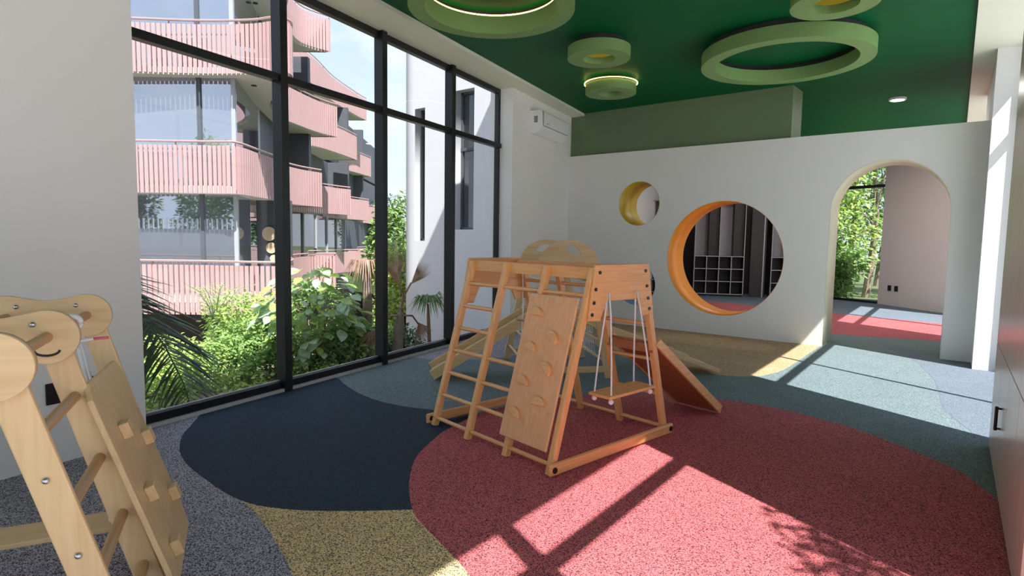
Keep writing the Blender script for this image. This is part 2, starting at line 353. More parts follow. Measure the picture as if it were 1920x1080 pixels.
# upper storey over the far half: throws the slanting shade on the white tower
b = B(); wbox(b, 6.6, 18.2, -.14, 3.0, 4.05, 7.85); struct('wall_upper', b, 'stucco', 'upper storey over the far room', 'wall')
# bulkhead box on top of the partition
struct('trim_3', B().prism([(-5.42,8.69),(-1.872,8.69),(-1.845,9.15),(-5.5,9.15)], lambda u,v,t: (u,v,t), 2.78, ZC), 'bulkhead', 'grey green boxed bulkhead above the partition', 'bulkhead')

# partition with round holes and arch, cut from one outline
CIR = [(-2.703, 1.129, .838, 'orange', 'orange painted reveal of the large round opening'),
       (-4.046, 1.960, .349, 'yellow', 'ochre painted reveal of the small upper round opening'),
       (-4.053, .668, .333, 'blue', 'pale blue painted reveal of the small lower round opening')]
AX0, AX1, ASP = -1.332, -.063, 1.787
AC_, AR = (AX0+AX1)/2, (AX1-AX0)/2
cu = bpy.data.curves.new('partition_outline', 'CURVE'); cu.dimensions = '2D'; cu.fill_mode = 'BOTH'; cu.extrude = (DB-D)/2
def spl(pts):
    s_ = cu.splines.new('POLY'); s_.points.add(len(pts)-1); s_.use_cyclic_u = True
    for p_, q in zip(s_.points, pts): p_.co = (q[0], q[1], 0, 1)
arch = [(AX1, 0)] + [(AC_+AR*math.cos(PI*i/40), ASP+AR*math.sin(PI*i/40)) for i in range(41)] + [(AX0, 0)]
spl([(-5.48, 0), (-5.48, 2.79), (.232, 2.79), (.232, 0)] + arch)
for x, z, r, *_ in CIR: spl([(x+r*math.cos(2*PI*i/72), z+r*math.sin(2*PI*i/72)) for i in range(72)])
co_ = bpy.data.objects.new('tmp', cu); COL.objects.link(co_)
dg = bpy.context.evaluated_depsgraph_get(); pm = bpy.data.meshes.new_from_object(co_.evaluated_get(dg)); bpy.data.objects.remove(co_)
pm.transform(Matrix.Translation((0, (D+DB)/2, 0)) @ Matrix.Rotation(PI/2, 4, 'X')); pm.materials.clear()
part = struct('wall_partition', pm, 'wall', 'white partition wall with round openings and an arched doorway', 'wall')
def lining(prof, closed, mat, label, ins=.003):
    bb = B(); n = len(prof)
    vs = [(x, y, z) for y in (D-.001, DB+.001) for x, z in prof]
    bb.add(vs, [(i, (i+1) % n, n+(i+1) % n, n+i) for i in range(n if closed else n-1)])
    me = bb.mesh('reveal'); o = obj('reveal', me, mat, part); o['label'] = label
    md = o.modifiers.new('solid', 'SOLIDIFY'); md.thickness = .004; md.offset = 0
    for p in me.polygons: p.use_smooth = True
for x, z, r, mt, lb in CIR:
    lining([(x+(r-.003)*math.cos(2*PI*i/72), z+(r-.003)*math.sin(2*PI*i/72)) for i in range(72)], True, mt, lb)
lining([(AX1-.003,.003)]+[(AC_+(AR-.003)*math.cos(PI*i/40), ASP+(AR-.003)*math.sin(PI*i/40)) for i in range(41)]+[(AX0+.003,.003)], False, 'cream', 'cream painted reveal of the arch')

# ------------------------------------------------------------------ windows
def ang(vx): return math.atan2(vx[1], vx[0])
w1 = thing('window_1', 'tall black framed window wall facing the pink building', 'window', kind='structure')
MS = [3.51, 4.788, 6.067]; SL, SR = 2.20, 7.346
b = B(); wbox(b, 2.19, 7.31, -.12, .045, 0, .028); obj('curb', b, 'curb', w1)
for s0, s1, o0, o1, z0, z1, nm in [(SL,SR,-.05,.02,.028,.088,'bottom_rail'),(SL,SR,-.05,.02,3.395,ZS,'top_rail'),(SL,SR,-.035,.045,2.645,2.707,'transom'),(SL,SL+.07,-.05,.02,.03,3.46,'side_rail'),(SR-.085,SR,-.05,.02,.03,3.46,'side_rail')]:
    b = B(); wbox(b, s0, s1, o0, o1, z0, z1); obj(nm, b, 'black', w1, bevel=.004)
for s_ in MS:
    b = B(); wbox(b, s_-.037, s_+.037, -.05, .065, 0, ZS); obj('mullion', b, 'black', w1, bevel=.004)
eds = [SL+.06] + MS + [SR-.08]
for i in range(4):
    for z0, z1 in ((.085, 2.65), (2.70, 3.40)):
        b = B(); wbox(b, eds[i]+.03, eds[i+1]-.03, -.012, -.004, z0, z1); obj('pane', b, 'glass', w1)
        # thin inner bead under each pane
        b = B(); wbox(b, eds[i]+.03, eds[i+1]-.03, -.03, -.013, z0-.004, z0+.012); obj('bead', b, 'frame_grey', w1)

def glazing(name, label, y0, y1, muls, thin=(), low=0.0):
    w = thing(name, label, 'window', kind='structure')
    for z0, z1, nm in ((0,.07,'bottom_rail'),(ZS-.04,ZS+.03,'top_rail'),(2.665,2.735,'transom')):
        obj(nm, B().box((XG-.04,y0,z0),(XG+.03,y1,z1)), 'black', w)
    for y in (y0+.03, y1-.03): obj('side_rail', B().box((XG-.04,y-.03,0),(XG+.03,y+.03,ZS)), 'black', w)
    for y in muls: obj('mullion', B().box((XG-.04,y-.045,0),(XG+.03,y+.045,ZS)), 'black', w)
    for y in thin: obj('mullion', B().box((XG-.03,y-.017,0),(XG+.02,y+.017,ZS)), 'black', w)
    ys = [y0] + sorted(list(muls)+list(thin)) + [y1]
    for a, c in zip(ys, ys[1:]):
        for z0, z1 in ((.07,2.665),(2.735,ZS-.03)): obj('pane', B().box((XG-.004,a,z0),(XG+.004,c,z1)), 'glass', w)
glazing('window_2', 'black framed glazing on the sunny side near the viewer', -3.6, 2.60, [1.02,-1.0], )
glazing('window_3', 'black framed glazing on the sunny side beyond the cabinet', 5.06, 8.16, [], [6.41])
w7 = thing('window_7_added', 'added black framed window lighting the far room from the garden side', 'window', kind='structure')  # window added to bring more daylight into the far room
for s0, s1, z0, z1, nm in ((10.9,13.3,0,.06,'bottom_rail'),(10.9,13.3,2.66,2.72,'transom'),(10.9,13.3,3.40,3.46,'top_rail'),(10.9,10.97,0,3.46,'side_rail'),(13.23,13.3,0,3.46,'side_rail'),(12.07,12.13,0,3.46,'mullion')):
    b = B(); wbox(b, s0, s1, -.05, .03, z0, z1); obj(nm, b, 'black', w7)
b = B(); wbox(b, 10.95, 13.25, -.012, -.004, .05, 3.42); obj('pane', b, 'glass', w7)
glazing('window_4', 'black framed glazing on the sunny side of the far room', 10.58, 14.0, [12.0])
# far window, seen through the arch
w5 = thing('window_5', 'floor to ceiling window full of trees beyond the arch', 'window', kind='structure')
P0, P1 = Vector((-3.3,16.8,0)), Vector((-1.33,15.92,0)); dv = (P1-P0).normalized()
for z0, z1, nm in ((0,.06,'bottom_rail'),(2.70,2.77,'transom'),(ZS-.05,ZS+.05,'top_rail')):
    obj(nm, B().beam(P0+Vector((0,0,(z0+z1)/2)), P1+Vector((0,0,(z0+z1)/2)), .07, z1-z0), 'black', w5)
for q in (P0, P0+dv*1.0): obj('mullion', B().box((q.x-.035,q.y-.035,0),(q.x+.035,q.y+.035,ZS)), 'black', w5)
for z0, z1 in ((.06,2.70),(2.77,ZS-.05)): obj('pane', B().beam(P0+Vector((0,0,(z0+z1)/2)), P1+Vector((0,0,(z0+z1)/2)), .008, z1-z0), 'glass', w5)
w6 = thing('window_6_added', 'window added behind the viewer to let in more sky light', 'window', kind='structure')  # glazed opening added behind the camera to brighten the interior
obj('pane', B().box((-3.3,-3.68,0),(.3,-3.67,3.4)), 'glass', w6)
obj('frame', B().box((-3.3,-3.7,0),(-3.24,-3.64,3.4)).box((.24,-3.7,0),(.3,-3.64,3.4)).box((-1.53,-3.7,0),(-1.47,-3.64,3.4)).box((-3.3,-3.7,3.34),(.3,-3.64,3.4)).box((-3.3,-3.7,0),(.3,-3.64,.06)), 'black', w6)
# floor joint line between zones near glazing door track
# ------------------------------------------------------------------ ceiling rings
def ringlight(label, c, r1, r0_, glow, z0=3.32, z1=3.437, cap=False):
    k_ = (z0-1.35)/(3.25-1.35); c = (c[0]*k_, c[1]*k_); r1 *= k_; r0_ *= k_
    t = thing('ceiling_ring_light', label, 'ceiling light', (c[0], c[1], z0), group='green ring lights on the ceiling')
    rg = smooth_by_angle(obj('ring', B().ring((0,0), r0_, r1, 0, z1-z0, 72), 'ring', t), 40)
    mid = (r0_+r1)/2
    obj('hanger', B().ring((0,0), mid-.02, mid+.02, z1-z0, ZC-z0, 48), 'dark', t)
    if cap: obj('cap', B().cyl((0,0,z1-z0-.05),(0,0,z1-z0-.005), r0_+.004, 48), 'ring', t)
    if glow == 'in':
        obj('led_strip', B().ring((0,0), r0_+.004, r0_+.016, z1-z0+.004, z1-z0+.014, 64), 'led_w', t)
    elif glow == 'out':
        obj('led_strip', B().ring((0,0), r1+.008, r1+.020, z1-z0+.010, z1-z0+.018, 64), 'led_w', t)
    elif glow == 'cup':
        obj('diffuser', B().cyl((0,0,z1-z0-.054),(0,0,z1-z0-.0505), r0_*.88, 48), 'led_s', t)
ringlight('largest near green ceiling ring with a glowing warm inner edge above the window', (-3.184,3.850), .688, .551, 'in', 3.28, 3.44)
ringlight('small green ceiling disc with a warm yellow cup between the two big rings', (-3.085,5.496), .325, .170, 'cup', cap=True)
ringlight('small green ceiling disc with a bright amber halo, deepest in the room', (-3.659,6.852), .323, .150, 'out', cap=True)
ringlight('wide thin unlit green ceiling ring above the partition', (-1.555,6.738), .836, .691, None, 3.30, 3.437)
ringlight('small green ceiling disc with a yellow cup cut by the top of the picture', (-.881,5.340), .323, .177, 'cup', cap=True)
def downlight(label, x, y, power):
    t = thing('downlight', label, 'downlight', (x, y, ZC-.03), group='recessed downlights of the far room')
    obj('trim', B().ring((0,0), .085, .11, 0, .03, 40), 'white', t); obj('lamp', B().cyl((0,0,.008),(0,0,.028), .086, 40), 'lamp', t)
    ld = bpy.data.lights.new('downlight_lamp', 'AREA'); ld.shape = 'DISK'; ld.size = .17; ld.energy = power; ld.color = (1, .95, .9)
    lo = bpy.data.objects.new('downlight_lamp', ld); COL.objects.link(lo); lo.parent = t; lo.location = (0, 0, .004)
downlight('small round white downlight lit on the green ceiling past the bulkhead', -.80, 10.28, 14)
downlight('added fill downlight hidden behind the bulkhead', -2.7, 10.6, 14)  # this and the next two are unseen lamps added to brighten the far room
downlight('added fill downlight in front of the lockers', -3.4, 13.0, 14)
downlight('added fill downlight near the far window', -1.3, 13.2, 18)

# ------------------------------------------------------------------ air conditioner
ac = thing('air_conditioner', 'white split air conditioner high on the wall past the window', 'air conditioner', wp(7.84,.22,2.93), math.atan2(WD.y, WD.x))
# local x along wall, local -y into the room
prof = [(0,.33),(-.17,.33),(-.205,.30),(-.215,.10),(-.19,.05),(-.10,0),(0,0)]
obj('body', B().prism(prof, lambda u,v,tt: (tt,u,v), 0, .96), 'white', ac, bevel=.008)
obj('front_panel', B().prism([(-.206,.31),(-.222,.29),(-.226,.11),(-.216,.105)], lambda u,v,tt: (tt,u,v), .012, .948), 'white', ac, bevel=.003)
obj('louver', B().prism([(-.212,.092),(-.205,.075),(-.10,-.004),(-.105,.014)], lambda u,v,tt: (tt,u,v), .06, .90), 'white', ac, bevel=.003)
obj('air_slot', B().prism([(-.217,.106),(-.214,.094),(-.20,.094),(-.20,.106)], lambda u,v,tt: (tt,u,v), .02, .94), 'grey', ac)
obj('seam', B().prism([(-.208,.312),(-.2225,.292),(-.2262,.11),(-.20,.09),(-.17,.30)], lambda u,v,tt: (tt,u,v), .004, .0125), 'grey', ac)
obj('energy_label', B().box((-.003,-.13,.15),(.0,-.07,.245)), 'grey', ac)
obj('indicator', B().box((.12,-.2265,.135),(.20,-.2245,.15)), 'lockeredge', ac)

# ------------------------------------------------------------------ tall cabinet on the right
cb = thing('tall_cabinet', 'tall beige laminate cabinet with black bar handle at the picture edge', 'cabinet', (.265,2.745,0))
CW = 5.05-2.745
obj('body', B().box((.02,0,.0),(.253,CW,3.455)), 'laminate', cb)
for i in range(4):
    y0, y1 = CW*i/4+.002, CW*(i+1)/4-.002
    for z0, z1 in ((.015,.715),(.722,2.2),(2.207,3.45)):
        dr = obj('door', B().box((0,y0,z0),(.0195,y1,z1)), 'laminate', cb, bevel=.0015)
        if z0 < .1 and i == 2:
            yh = 1.455
            h = B().cyl((-.022,yh,.325),(-.022,yh,.46),.008,8).cyl((-.022,yh,.335),(0,yh,.335),.006,8).cyl((-.022,yh,.45),(0,yh,.45),.006,8)
            obj('handle', h, 'black', dr)

# sockets
for i, (x, y) in enumerate([(-1.12,15.65),(-.985,15.52)]):
    n_ = Vector((-1.83,-1.92,0)).normalized(); a_ = Vector((1.92,-1.83,0)).normalized()
    c_ = Vector((x, y, .40)) + n_*0.012
    so = thing('wall_socket', ['black wall socket nearer the far window', 'black wall socket nearer the arch edge'][i], 'socket', c_, ang(a_), group='sockets on the far wall')
    obj('plate', B().box((-.045,-.008,-.06),(.045,.008,.06)), 'black', so, bevel=.004)
    for z in (-.028,.028): obj('outlet', B().cyl((0,-.0085,z),(0,-.011,z),.018,12), 'dark', so)
so = thing('wall_socket', 'wide black wall socket behind the blond climbing frame', 'socket', wp(1.77,.22,.42), ang(WD))
obj('plate', B().box((-.13,-.012,-.06),(.12,.0,.065)), 'black', so, bevel=.004)
for x in (-.05,.05): obj('outlet', B().cyl((x,-.012,.0),(x,-.015,.0),.022,12), 'dark', so)

# ------------------------------------------------------------------ honey wood climbing set (front)
def rope(b, pts, r=.006, n=6): b.tube(pts, r, n); return b
EX, EY = Vector((-.982,.19,0)), Vector((.19,.982,0))
C1 = thing('climbing_set', 'honey pine climbing set with ladder bays, hold board and slide in the room centre', 'climbing frame', (-1.762,2.726,0), math.atan2(-.19,.982))
# local: X to the viewer's near end is 0, far end at X=-1.2 ; Y = depth
LX = 1.2
def fy(z): return .345*z/1.2
def by(z): return 1.154-.321*z/1.2
UP = [-.02, -.405, -.80, -1.19]
for k, x in enumerate(UP):
    a0, a1 = (x, fy(0)+.0, 0.0), (x, fy(1.19), 1.19)
    obj('upright', B().beam((x,fy(.0),0), (x,fy(1.19),1.19), .040, .045, (1,0,0)), 'honey_z', C1, bevel=.004)
    obj('upright', B().beam((x,by(0),0), (x,by(1.19),1.19), .040, .045, (1,0,0)), 'honey_z', C1, bevel=.004)
for y in (.362, .80): obj('top_beam', B().box((-LX,y-.016,1.12),(-.01,y+.016,1.195)), 'honey_x', C1, bevel=.003)
R7 = [.055,.22,.38,.54,.70,.86,1.025]
def rung(x0, x1, z, f=fy, r=.014, mt='honey_x'):
    obj('rung', smooth_b(B().cyl((x0,f(z),z),(x1,f(z),z),r,12)), mt, C1)
def smooth_b(b):
    return b
for z in R7: rung(UP[3], UP[2], z)
for z in (.055,.22,.38,.54,1.025): rung(UP[2], UP[1], z)
for z in (.055,1.025): rung(UP[1], UP[0], z)
for z in (.055,.30,.55,.80,1.03):
    rung(UP[1], UP[0], z, by)
    if z in (.055,.80,1.03): rung(UP[2], UP[1], z, by)
    if z in (.055,1.03): rung(UP[3], UP[2], z, by)
# hold board on the near bay
def fp(x, z, off): # point on the front slanted face, 'off' proud of it
    nrm = Vector((0,-1.2,.345)).normalized(); return Vector((x, fy(z), z)) + nrm*off
bo = [(-.052,.115),(-.468,.115),(-.468,1.0),(-.052,1.0)]
hb = obj('hold_board', B().prism([(u, v) for u, v in bo], lambda u,v,tt: fp(u,v,tt), .024, .040), 'veneer', C1, bevel=.006)
for i, (x, z) in enumerate([(-.36,.886),(-.18,.756),(-.35,.674),(-.177,.572),(-.355,.466),(-.183,.372),(-.359,.273)]):
    rot = [0,.5,.2,.6,.1,-.1,.3][i]
    half = [(math.cos(PI*k/10)*.052, math.sin(PI*k/10)*.050-.02) for k in range(11)]
    h = B().prism([(u*math.cos(rot)-v*math.sin(rot), u*math.sin(rot)+v*math.cos(rot)) for u, v in half], lambda u,v,tt: fp(x-u, z+v, tt), .040, .066)
    obj('hold', h, 'honey_x', hb, bevel=.004)
# end plates
pl = [(.318,1.212),(.848,1.212),(.918,.882),(.800,.870),(.742,.985),(.425,.99),(.368,.870),(.262,.878)]
for x0, x1, nb in ((.002,.020,True),(-1.232,-1.214,False)):
    ep = obj('end_plate', B().prism(pl, lambda u,v,tt: (tt,u,v), x0, x1), 'honey_y', C1, bevel=.004)
    for y, z in ((.352,1.165),(.812,1.165),(.318,1.065),(.832,1.065),(.305,.985),(.850,.985),(.290,.915),(.868,.915)):
        xx = x1 if nb else x0; s_ = 1 if nb else -1
        obj('bolt', B().cyl((xx-.004*s_,y,z),(xx+.006*s_,y,z),.011,10), 'bolt', ep)
# base beams across the ends
for x0, x1 in ((.003,.033),(-1.243,-1.213)):
    be = obj('base_beam', B().box((x0,-.045,.012),(x1,1.19,.082)), 'honey_y', C1, bevel=.012)
    for y in (-.012,1.157): obj('bolt', B().cyl((x1-.004,y,.047),(x1+.006,y,.047),.018,12), 'bolt', be)
# slide board on the back
sl0, sl1 = (.985,.66), (1.905,.012)
dz = Vector((0, sl1[0]-sl0[0], sl1[1]-sl0[1])).normalized(); nz_ = Vector((0,-dz.z,dz.y))
def sp_(x, t, off): return Vector((x, sl0[0]+(sl1[0]-sl0[0])*t, sl0[1]+(sl1[1]-sl0[1])*t)) + nz_*off
sb = obj('slide_board', B().prism([(-.395,0),(-.015,0),(-.015,1),(-.395,1)], lambda u,v,tt: sp_(u,v,tt), 0, .018), 'slide', C1)
for x0, x1 in ((-.415,-.395),(-.015,.005)):
    obj('side_rail', B().prism([(0,-.008),(1,-.008),(.985,.055),(.02,.055)], lambda u,v,tt: sp_(tt,u,v), x0, x1), 'honey_y', sb, bevel=.004)
obj('slide_hook', B().box((-.40,.965,.60),(-.01,.985,.66)), 'slide', sb)

# swing hanging from the near end plate
sw = thing('swing', 'small pine plank swing on four white ropes beside the hold board', 'swing', C1.matrix_basis @ Vector((.03,.6,.0)), C1.rotation_euler.z)
SZ = .405
obj('seat', B().prism([(-.085,-.235),(.085,-.235),(.085,.235),(-.085,.235)], lambda u,v,tt: (u,v,tt), SZ, SZ+.02), 'honey_y', sw, bevel=.006)
for y, yt in ((-.20,-.165),(.20,.115)):
    for x in (-.065,.065):
        q = [(-.012 if x < 0 else .0, yt, 1.04), (x*.35, yt+(y-yt)*.2, .9), (x*.8, yt+(y-yt)*.7, .62), (x, y, SZ+.02), (x, y, SZ-.012)]
        obj('rope', B().tube(q, .0055, 6), 'rope', sw, smooth=True)
        obj('knot', B().ball((x, y, SZ-.02), .017, 8, 6), 'rope', sw, smooth=True)
# rope ladder hanging in the far bay
rl = thing('rope_ladder', 'rope ladder with thin wooden rungs hanging inside the honey climbing set', 'rope ladder', C1.matrix_basis @ Vector((-1.0,.78,0)), C1.rotation_euler.z)
for x in (-.12,.12): obj('rope', B().tube([(x,0,1.14),(x+.004,.01,.8),(x-.004,0,.5),(x,0,.13)], .0045, 6), 'rope', rl, smooth=True)
for z in (.96,.72,.48,.28,.15): obj('rung', B().cyl((-.17,0,z),(.17,0,z),.013,10), 'tan_x', rl)

# ------------------------------------------------------------------ blond climbing set behind
ax = Vector((-.72,.69,0)).normalized(); gx = Vector((.69,.72,0)).normalized()
C2 = thing('climbing_set', 'blond plywood climbing set with half round end panels behind the honey one', 'climbing frame', (-2.96,4.79,0), math.atan2(-ax.y,-ax.x))
# local: X=0 near panel, X=-1 far panel, Y to the ramp side
H2 = 1.10
for k, x in enumerate((0,-1.0)):
    sc_ = 1.0
    n_ = 28; R2, R1 = .305, .0
    outer = [(R2*math.cos(PI*i/n_), .262*math.sin(PI*i/n_)) for i in range(n_+1)]
    inner = [(.118*math.cos(PI*i/n_), .125+.085*math.sin(PI*i/n_)) for i in range(n_+1)]
    bb = B(); vs = []
    for tt in (0,.02):
        vs += [(x-.01+tt, u, H2+v) for u, v in outer] + [(x-.01+tt, u, H2+v) for u, v in inner]
    m_ = n_+1; fs = []
    for o_ in (0, 2*m_):
        for i in range(n_): fs.append((o_+i, o_+i+1, o_+m_+i+1, o_+m_+i))
        fs.append((o_+n_, o_+0, o_+m_+0, o_+m_+n_))
    for s_, nn in ((0, m_), (m_, m_)):
        for i in range(nn): fs.append((s_+i, s_+(i+1) % nn, 2*m_+s_+(i+1) % nn, 2*m_+s_+i))
    bb.add(vs, fs); obj('end_panel', bb, 'blond_y', C2)
    for s_ in (-1,1):
        obj('leg', B().beam((x,s_*.44,0),(x,s_*.20,H2+.06),.022,.075,(1,0,0)), 'blond_z', C2, bevel=.004)
    obj('cross_bar', B().beam((x,-.40,.09),(x,.40,.09),.022,.06,(1,0,0)), 'blond_y', C2, bevel=.004)
def ly(z, s_): return s_*(.44-.24*z/(H2+.06))
for z in (.16,.36,.56,.76,.96):
    for s_ in (-1,1): obj('rung', B().cyl((-1.0,ly(z,s_),z),(0,ly(z,s_),z),.014,10), 'blond_x', C2)
obj('deck', B().box((-1.0,-.2,H2-.03),(0,.2,H2-.01)), 'blond_x', C2, bevel=.003)
for x in (-.62,-.72): obj('hold', B().ball((x,-.12,H2+.03),.045,8,6,.8), 'tan_x', C2, smooth=True)
# slide toward the window
def s2(u, v, off, s_, a, c): # a=(y,z) top, c=(y,z) bottom
    d_ = Vector((0, c[0]-a[0], c[1]-a[1])); dn = d_.normalized(); nn = Vector((0,-dn.z,dn.y)) if s_ > 0 else Vector((0,dn.z,-dn.y))
    return Vector((u, a[0]+d_.y*v, a[1]+d_.z*v)) + nn*off
a_, c_ = (-.30,.62), (-1.29,.03)
sd2 = obj('slide', B().prism([(-.40,0),(-.04,0),(-.04,1),(-.40,1)], lambda u,v,tt: s2(u,v,tt,-1,a_,c_), 0, .016), 'blond_y', C2)
for x0, x1 in ((-.42,-.40),(-.04,-.02)):
    obj('side_rail', B().prism([(0,-.02),(1,-.02),(1,.075),(0,.075)], lambda u,v,tt: s2(tt,u,v,-1,a_,c_), x0, x1), 'blond_y', sd2, bevel=.003)
a_, c_ = (.30,.50), (1.63,.03)
rm = obj('ramp', B().prism([(-.36,0),(-.04,0),(-.04,1),(-.36,1)], lambda u,v,tt: s2(u,v,tt,1,a_,c_), 0, .018), 'blond_y', C2)
for x0, x1 in ((-.38,-.36),(-.04,-.02)):
    obj('side_rail', B().prism([(0,-.012),(1,-.012),(1,.03),(.74,.036),(.72,.062),(0,.062)], lambda u,v,tt: s2(tt,u,v,1,a_,c_), x0, x1), 'blond_y', rm, bevel=.003)
# rope net on the ramp side
nb = B()
for i in range(7):
    x = -.46-.08*i; nb.tube([(x, ly(1.0,1)+.02, 1.0), (x+.01, ly(.6,1)+.05, .6), (x, ly(.12,1)+.02, .12)], .005, 5)
for i in range(8):
    z = .16+.11*i; nb.tube([(-.44, ly(z,1)+.03, z), (-.7, ly(z,1)+.05, z-.012), (-.96, ly(z,1)+.03, z)], .005, 5)
obj('rope_net', nb, 'rope', C2)['kind'] = 'stuff'

# ------------------------------------------------------------------ blond climbing frame in the left foreground
C3 = thing('climbing_set', 'blond plywood climbing frame with peanut shaped top plates nearest the viewer', 'climbing frame', (-2.436,.603,0), math.atan2(-.453,.891))
XN, XM, XF = .505, 0.0, -.598
ZT, LB = 1.0, -.27
def peanut(r=.092, w=.070):
    pts = []
    for i in range(19):
        t_ = -PI*.62+PI*1.24*i/18; pts.append((r*math.cos(t_), ZT+r*math.sin(t_)))
    c = LB/2
    pts.append((c+.03, ZT+w)); pts.append((c, ZT+w-.003)); pts.append((c-.03, ZT+w))
    for i in range(19):
        t_ = PI-PI*.62+PI*1.24*i/18; pts.append((LB+r*math.cos(t_), ZT+r*math.sin(t_)))
    pts += [(c-.03, ZT-w), (c, ZT-w+.003), (c+.03, ZT-w)]
    return pts
def legy(z, s_): return .28*(1-z) if s_ > 0 else LB-.28*(1-z)
for x in (XN, XM, XF):
    pp_ = obj('top_plate', B().prism(peanut(), lambda u,v,tt: (tt,u,v), x+.012, x+.030), 'blond_y', C3, bevel=.003)
    obj('top_plate', B().prism(peanut(.090,.068), lambda u,v,tt: (tt,u,v), x-.006, x+.0115), 'plyedge', C3, bevel=.003)
    for y in (-.035, LB+.035): obj('bolt', B().ball((x+.031,y,ZT+.045),.010,10,6), 'chrome', pp_, smooth=True)
    if x == XM:
        sm = [(.0+.035*math.cos(t_), ZT-.045-.018*math.sin(t_)) for t_ in [PI*k/8 for k in range(9)]]
        obj('smile_slot', B().tube([(x+.0295, u, v) for u, v in sm], .0045, 6), 'dark', pp_)
    for s_ in (1,-1):
        lg = obj('leg', B().beam((x-.02,legy(0,s_),0),(x-.02,legy(.99,s_),.99),.022,.088,(1,0,0)), 'blond_z', C3, bevel=.005)
        if x == XN:
            for z in (.21,.44,.67): obj('bolt', B().ball((x-.007,legy(z,s_),z),.010,10,6), 'chrome', lg, smooth=True)
for y in (0, LB): obj('top_rung', B().cyl((XF,y,ZT),(XN+.0,y,ZT),.018,16), 'tan_x', C3, smooth=False)
for z in (.124,.333,.551,.781):
    for s_ in (1,-1): obj('rung', smooth_b(B().cyl((XM-.012,legy(z,s_),z),(XN-.03,legy(z,s_),z),.018,18)), 'tan_x', C3)
# hold board on the right-hand legs of the far bay
nB = Vector((0,1,.35)).normalized()
def bp_(x, z, off): return Vector((x, .040+.35*(.8-z), z)) + nB*off
bd = [(.115,.04),(.030,.75),(-.02,.80),(-.50,.79),(-.54,.75),(-.475,.12),(-.44,.04)]
hb3 = obj('hold_board', B().prism(bd, lambda u,v,tt: bp_(u,v,tt), .046, .066), 'blond_z', C3, bevel=.004)
for x, z in ((-.129,.585),(-.38,.474),(-.07,.35),(-.37,.218),(-.05,.129)):
    obj('hold', B().prism([(x-.03,z-.028),(x+.03,z-.028),(x+.03,z+.028),(x-.03,z+.028)], lambda u,v,tt: bp_(u,v,tt), .066, .10), 'blond_x', hb3, bevel=.003)
# swing inside the foreground frame
s3 = thing('swing', 'blond plywood swing seat on white ropes under the nearest climbing frame', 'swing', C3.matrix_basis @ Vector((-.33,-.10,0)), C3.rotation_euler.z)
st = [(.10*math.cos(t_)*1.0, .30*math.sin(t_)) for t_ in [2*PI*k/40 for k in range(40)]]
st = [(max(-.085,min(.085,x*1.5)), y) for x, y in st]
obj('seat', B().prism(st, lambda u,v,tt: (u,v,tt), .165, .185), 'blond_y', s3, bevel=.004)
for y, yt in ((.20,.10),(-.24,-.17)):
    obj('rope', B().tube([(0,yt,1.0-.02),(.01,y*.7+yt*.3,.6),(.02,y,.185),(.02,y,.16)], .0075, 8), 'rope', s3, smooth=True)
    obj('rope', B().tube([(-.05,yt,.98),(-.055,y*.7+yt*.3,.6),(-.06,y,.185),(-.06,y,.16)], .006, 8), 'rope', s3, smooth=True)
    lp = [( -.0, yt+.026*math.cos(t_), 1.0+.026*math.sin(t_)) for t_ in [2*PI*k/14 for k in range(15)]]
    obj('rope_loop', B().tube(lp, .011, 8), 'rope', s3, smooth=True)
    kb = B()
    for k in range(3): kb.ball((.0, yt, .955-.018*k), .019, 10, 6, .7)
    obj('knot', kb, 'rope', s3, smooth=True)
obj('rope_end', B().tube([(0,.10,.925),(.0,.14,.93),(.0,.165,.933)], .006, 8), 'rope', s3, smooth=True)
obj('rope_tip', B().tube([(0,.165,.933),(.0,.215,.936)], .0055, 8), 'pink_tip', s3, smooth=True)

# ------------------------------------------------------------------ lockers in the far room
def locker(label, p, rz, cols=4, tall=2.45):
    t = thing('locker_unit', label, 'lockers', p, rz, group='lockers in the far room')
    w = .30; Wd = w*cols; dp = .38
    obj('back', B().box((0,dp-.02,.06),(Wd,dp,tall)), 'lockerback', t)
    obj('plinth', B().box((.01,.02,0),(Wd-.01,dp,.06)), 'black', t)
    for i in range(cols+1):
        h = tall if i % 2 == 0 else 1.02
        pn = obj('divider', B().box((i*w-.009,.0,.06),(i*w+.009,dp-.02,h)), 'locker', t)
        obj('edge', B().box((i*w-.010,-.004,.06),(i*w+.010,.0,h)), 'lockeredge', pn)
    for z in (.06,.38,.70,1.02):
        sh = obj('shelf', B().box((0,.0,z-.009),(Wd,dp-.02,z+.009)), 'locker', t)
        obj('edge', B().box((0,-.004,z-.010),(Wd,.0,z+.010)), 'lockeredge', sh)
    obj('top', B().box((0,-.004,tall-.02),(Wd,dp,tall)), 'lockeredge', t)
    for i in range(cols):
        for z in (.06,.38,.70): obj('cubby_back', B().box((i*w+.01,dp-.05,z+.01),((i+1)*w-.01,dp-.02,z+.31)), 'locker', t)
    for i in range(0, cols, 2): obj('coat_panel', B().box((i*w+w*1.15,.10,1.03),(i*w+2*w-.012,dp-.02,tall-.03)), 'locker', t)
locker('dark locker unit with twelve cubbies seen through the orange opening', (-5.30,14.70,0), math.radians(26))
locker('dark locker unit at the edge of the orange opening', (-3.62,15.45,0), math.radians(24))
locker('dark locker unit glimpsed through the small upper opening', (-6.95,13.95,0), math.radians(27))
lp_ = thing('room_divider', 'tall dark divider between the locker units', 'divider', (-4.10,15.35,0), math.radians(26))
obj('board', B().box((0,0,0),(.36,.03,2.5)), 'locker', lp_); obj('edge', B().box((.29,-.02,0),(.32,.0,2.5)), 'lockeredge', lp_)

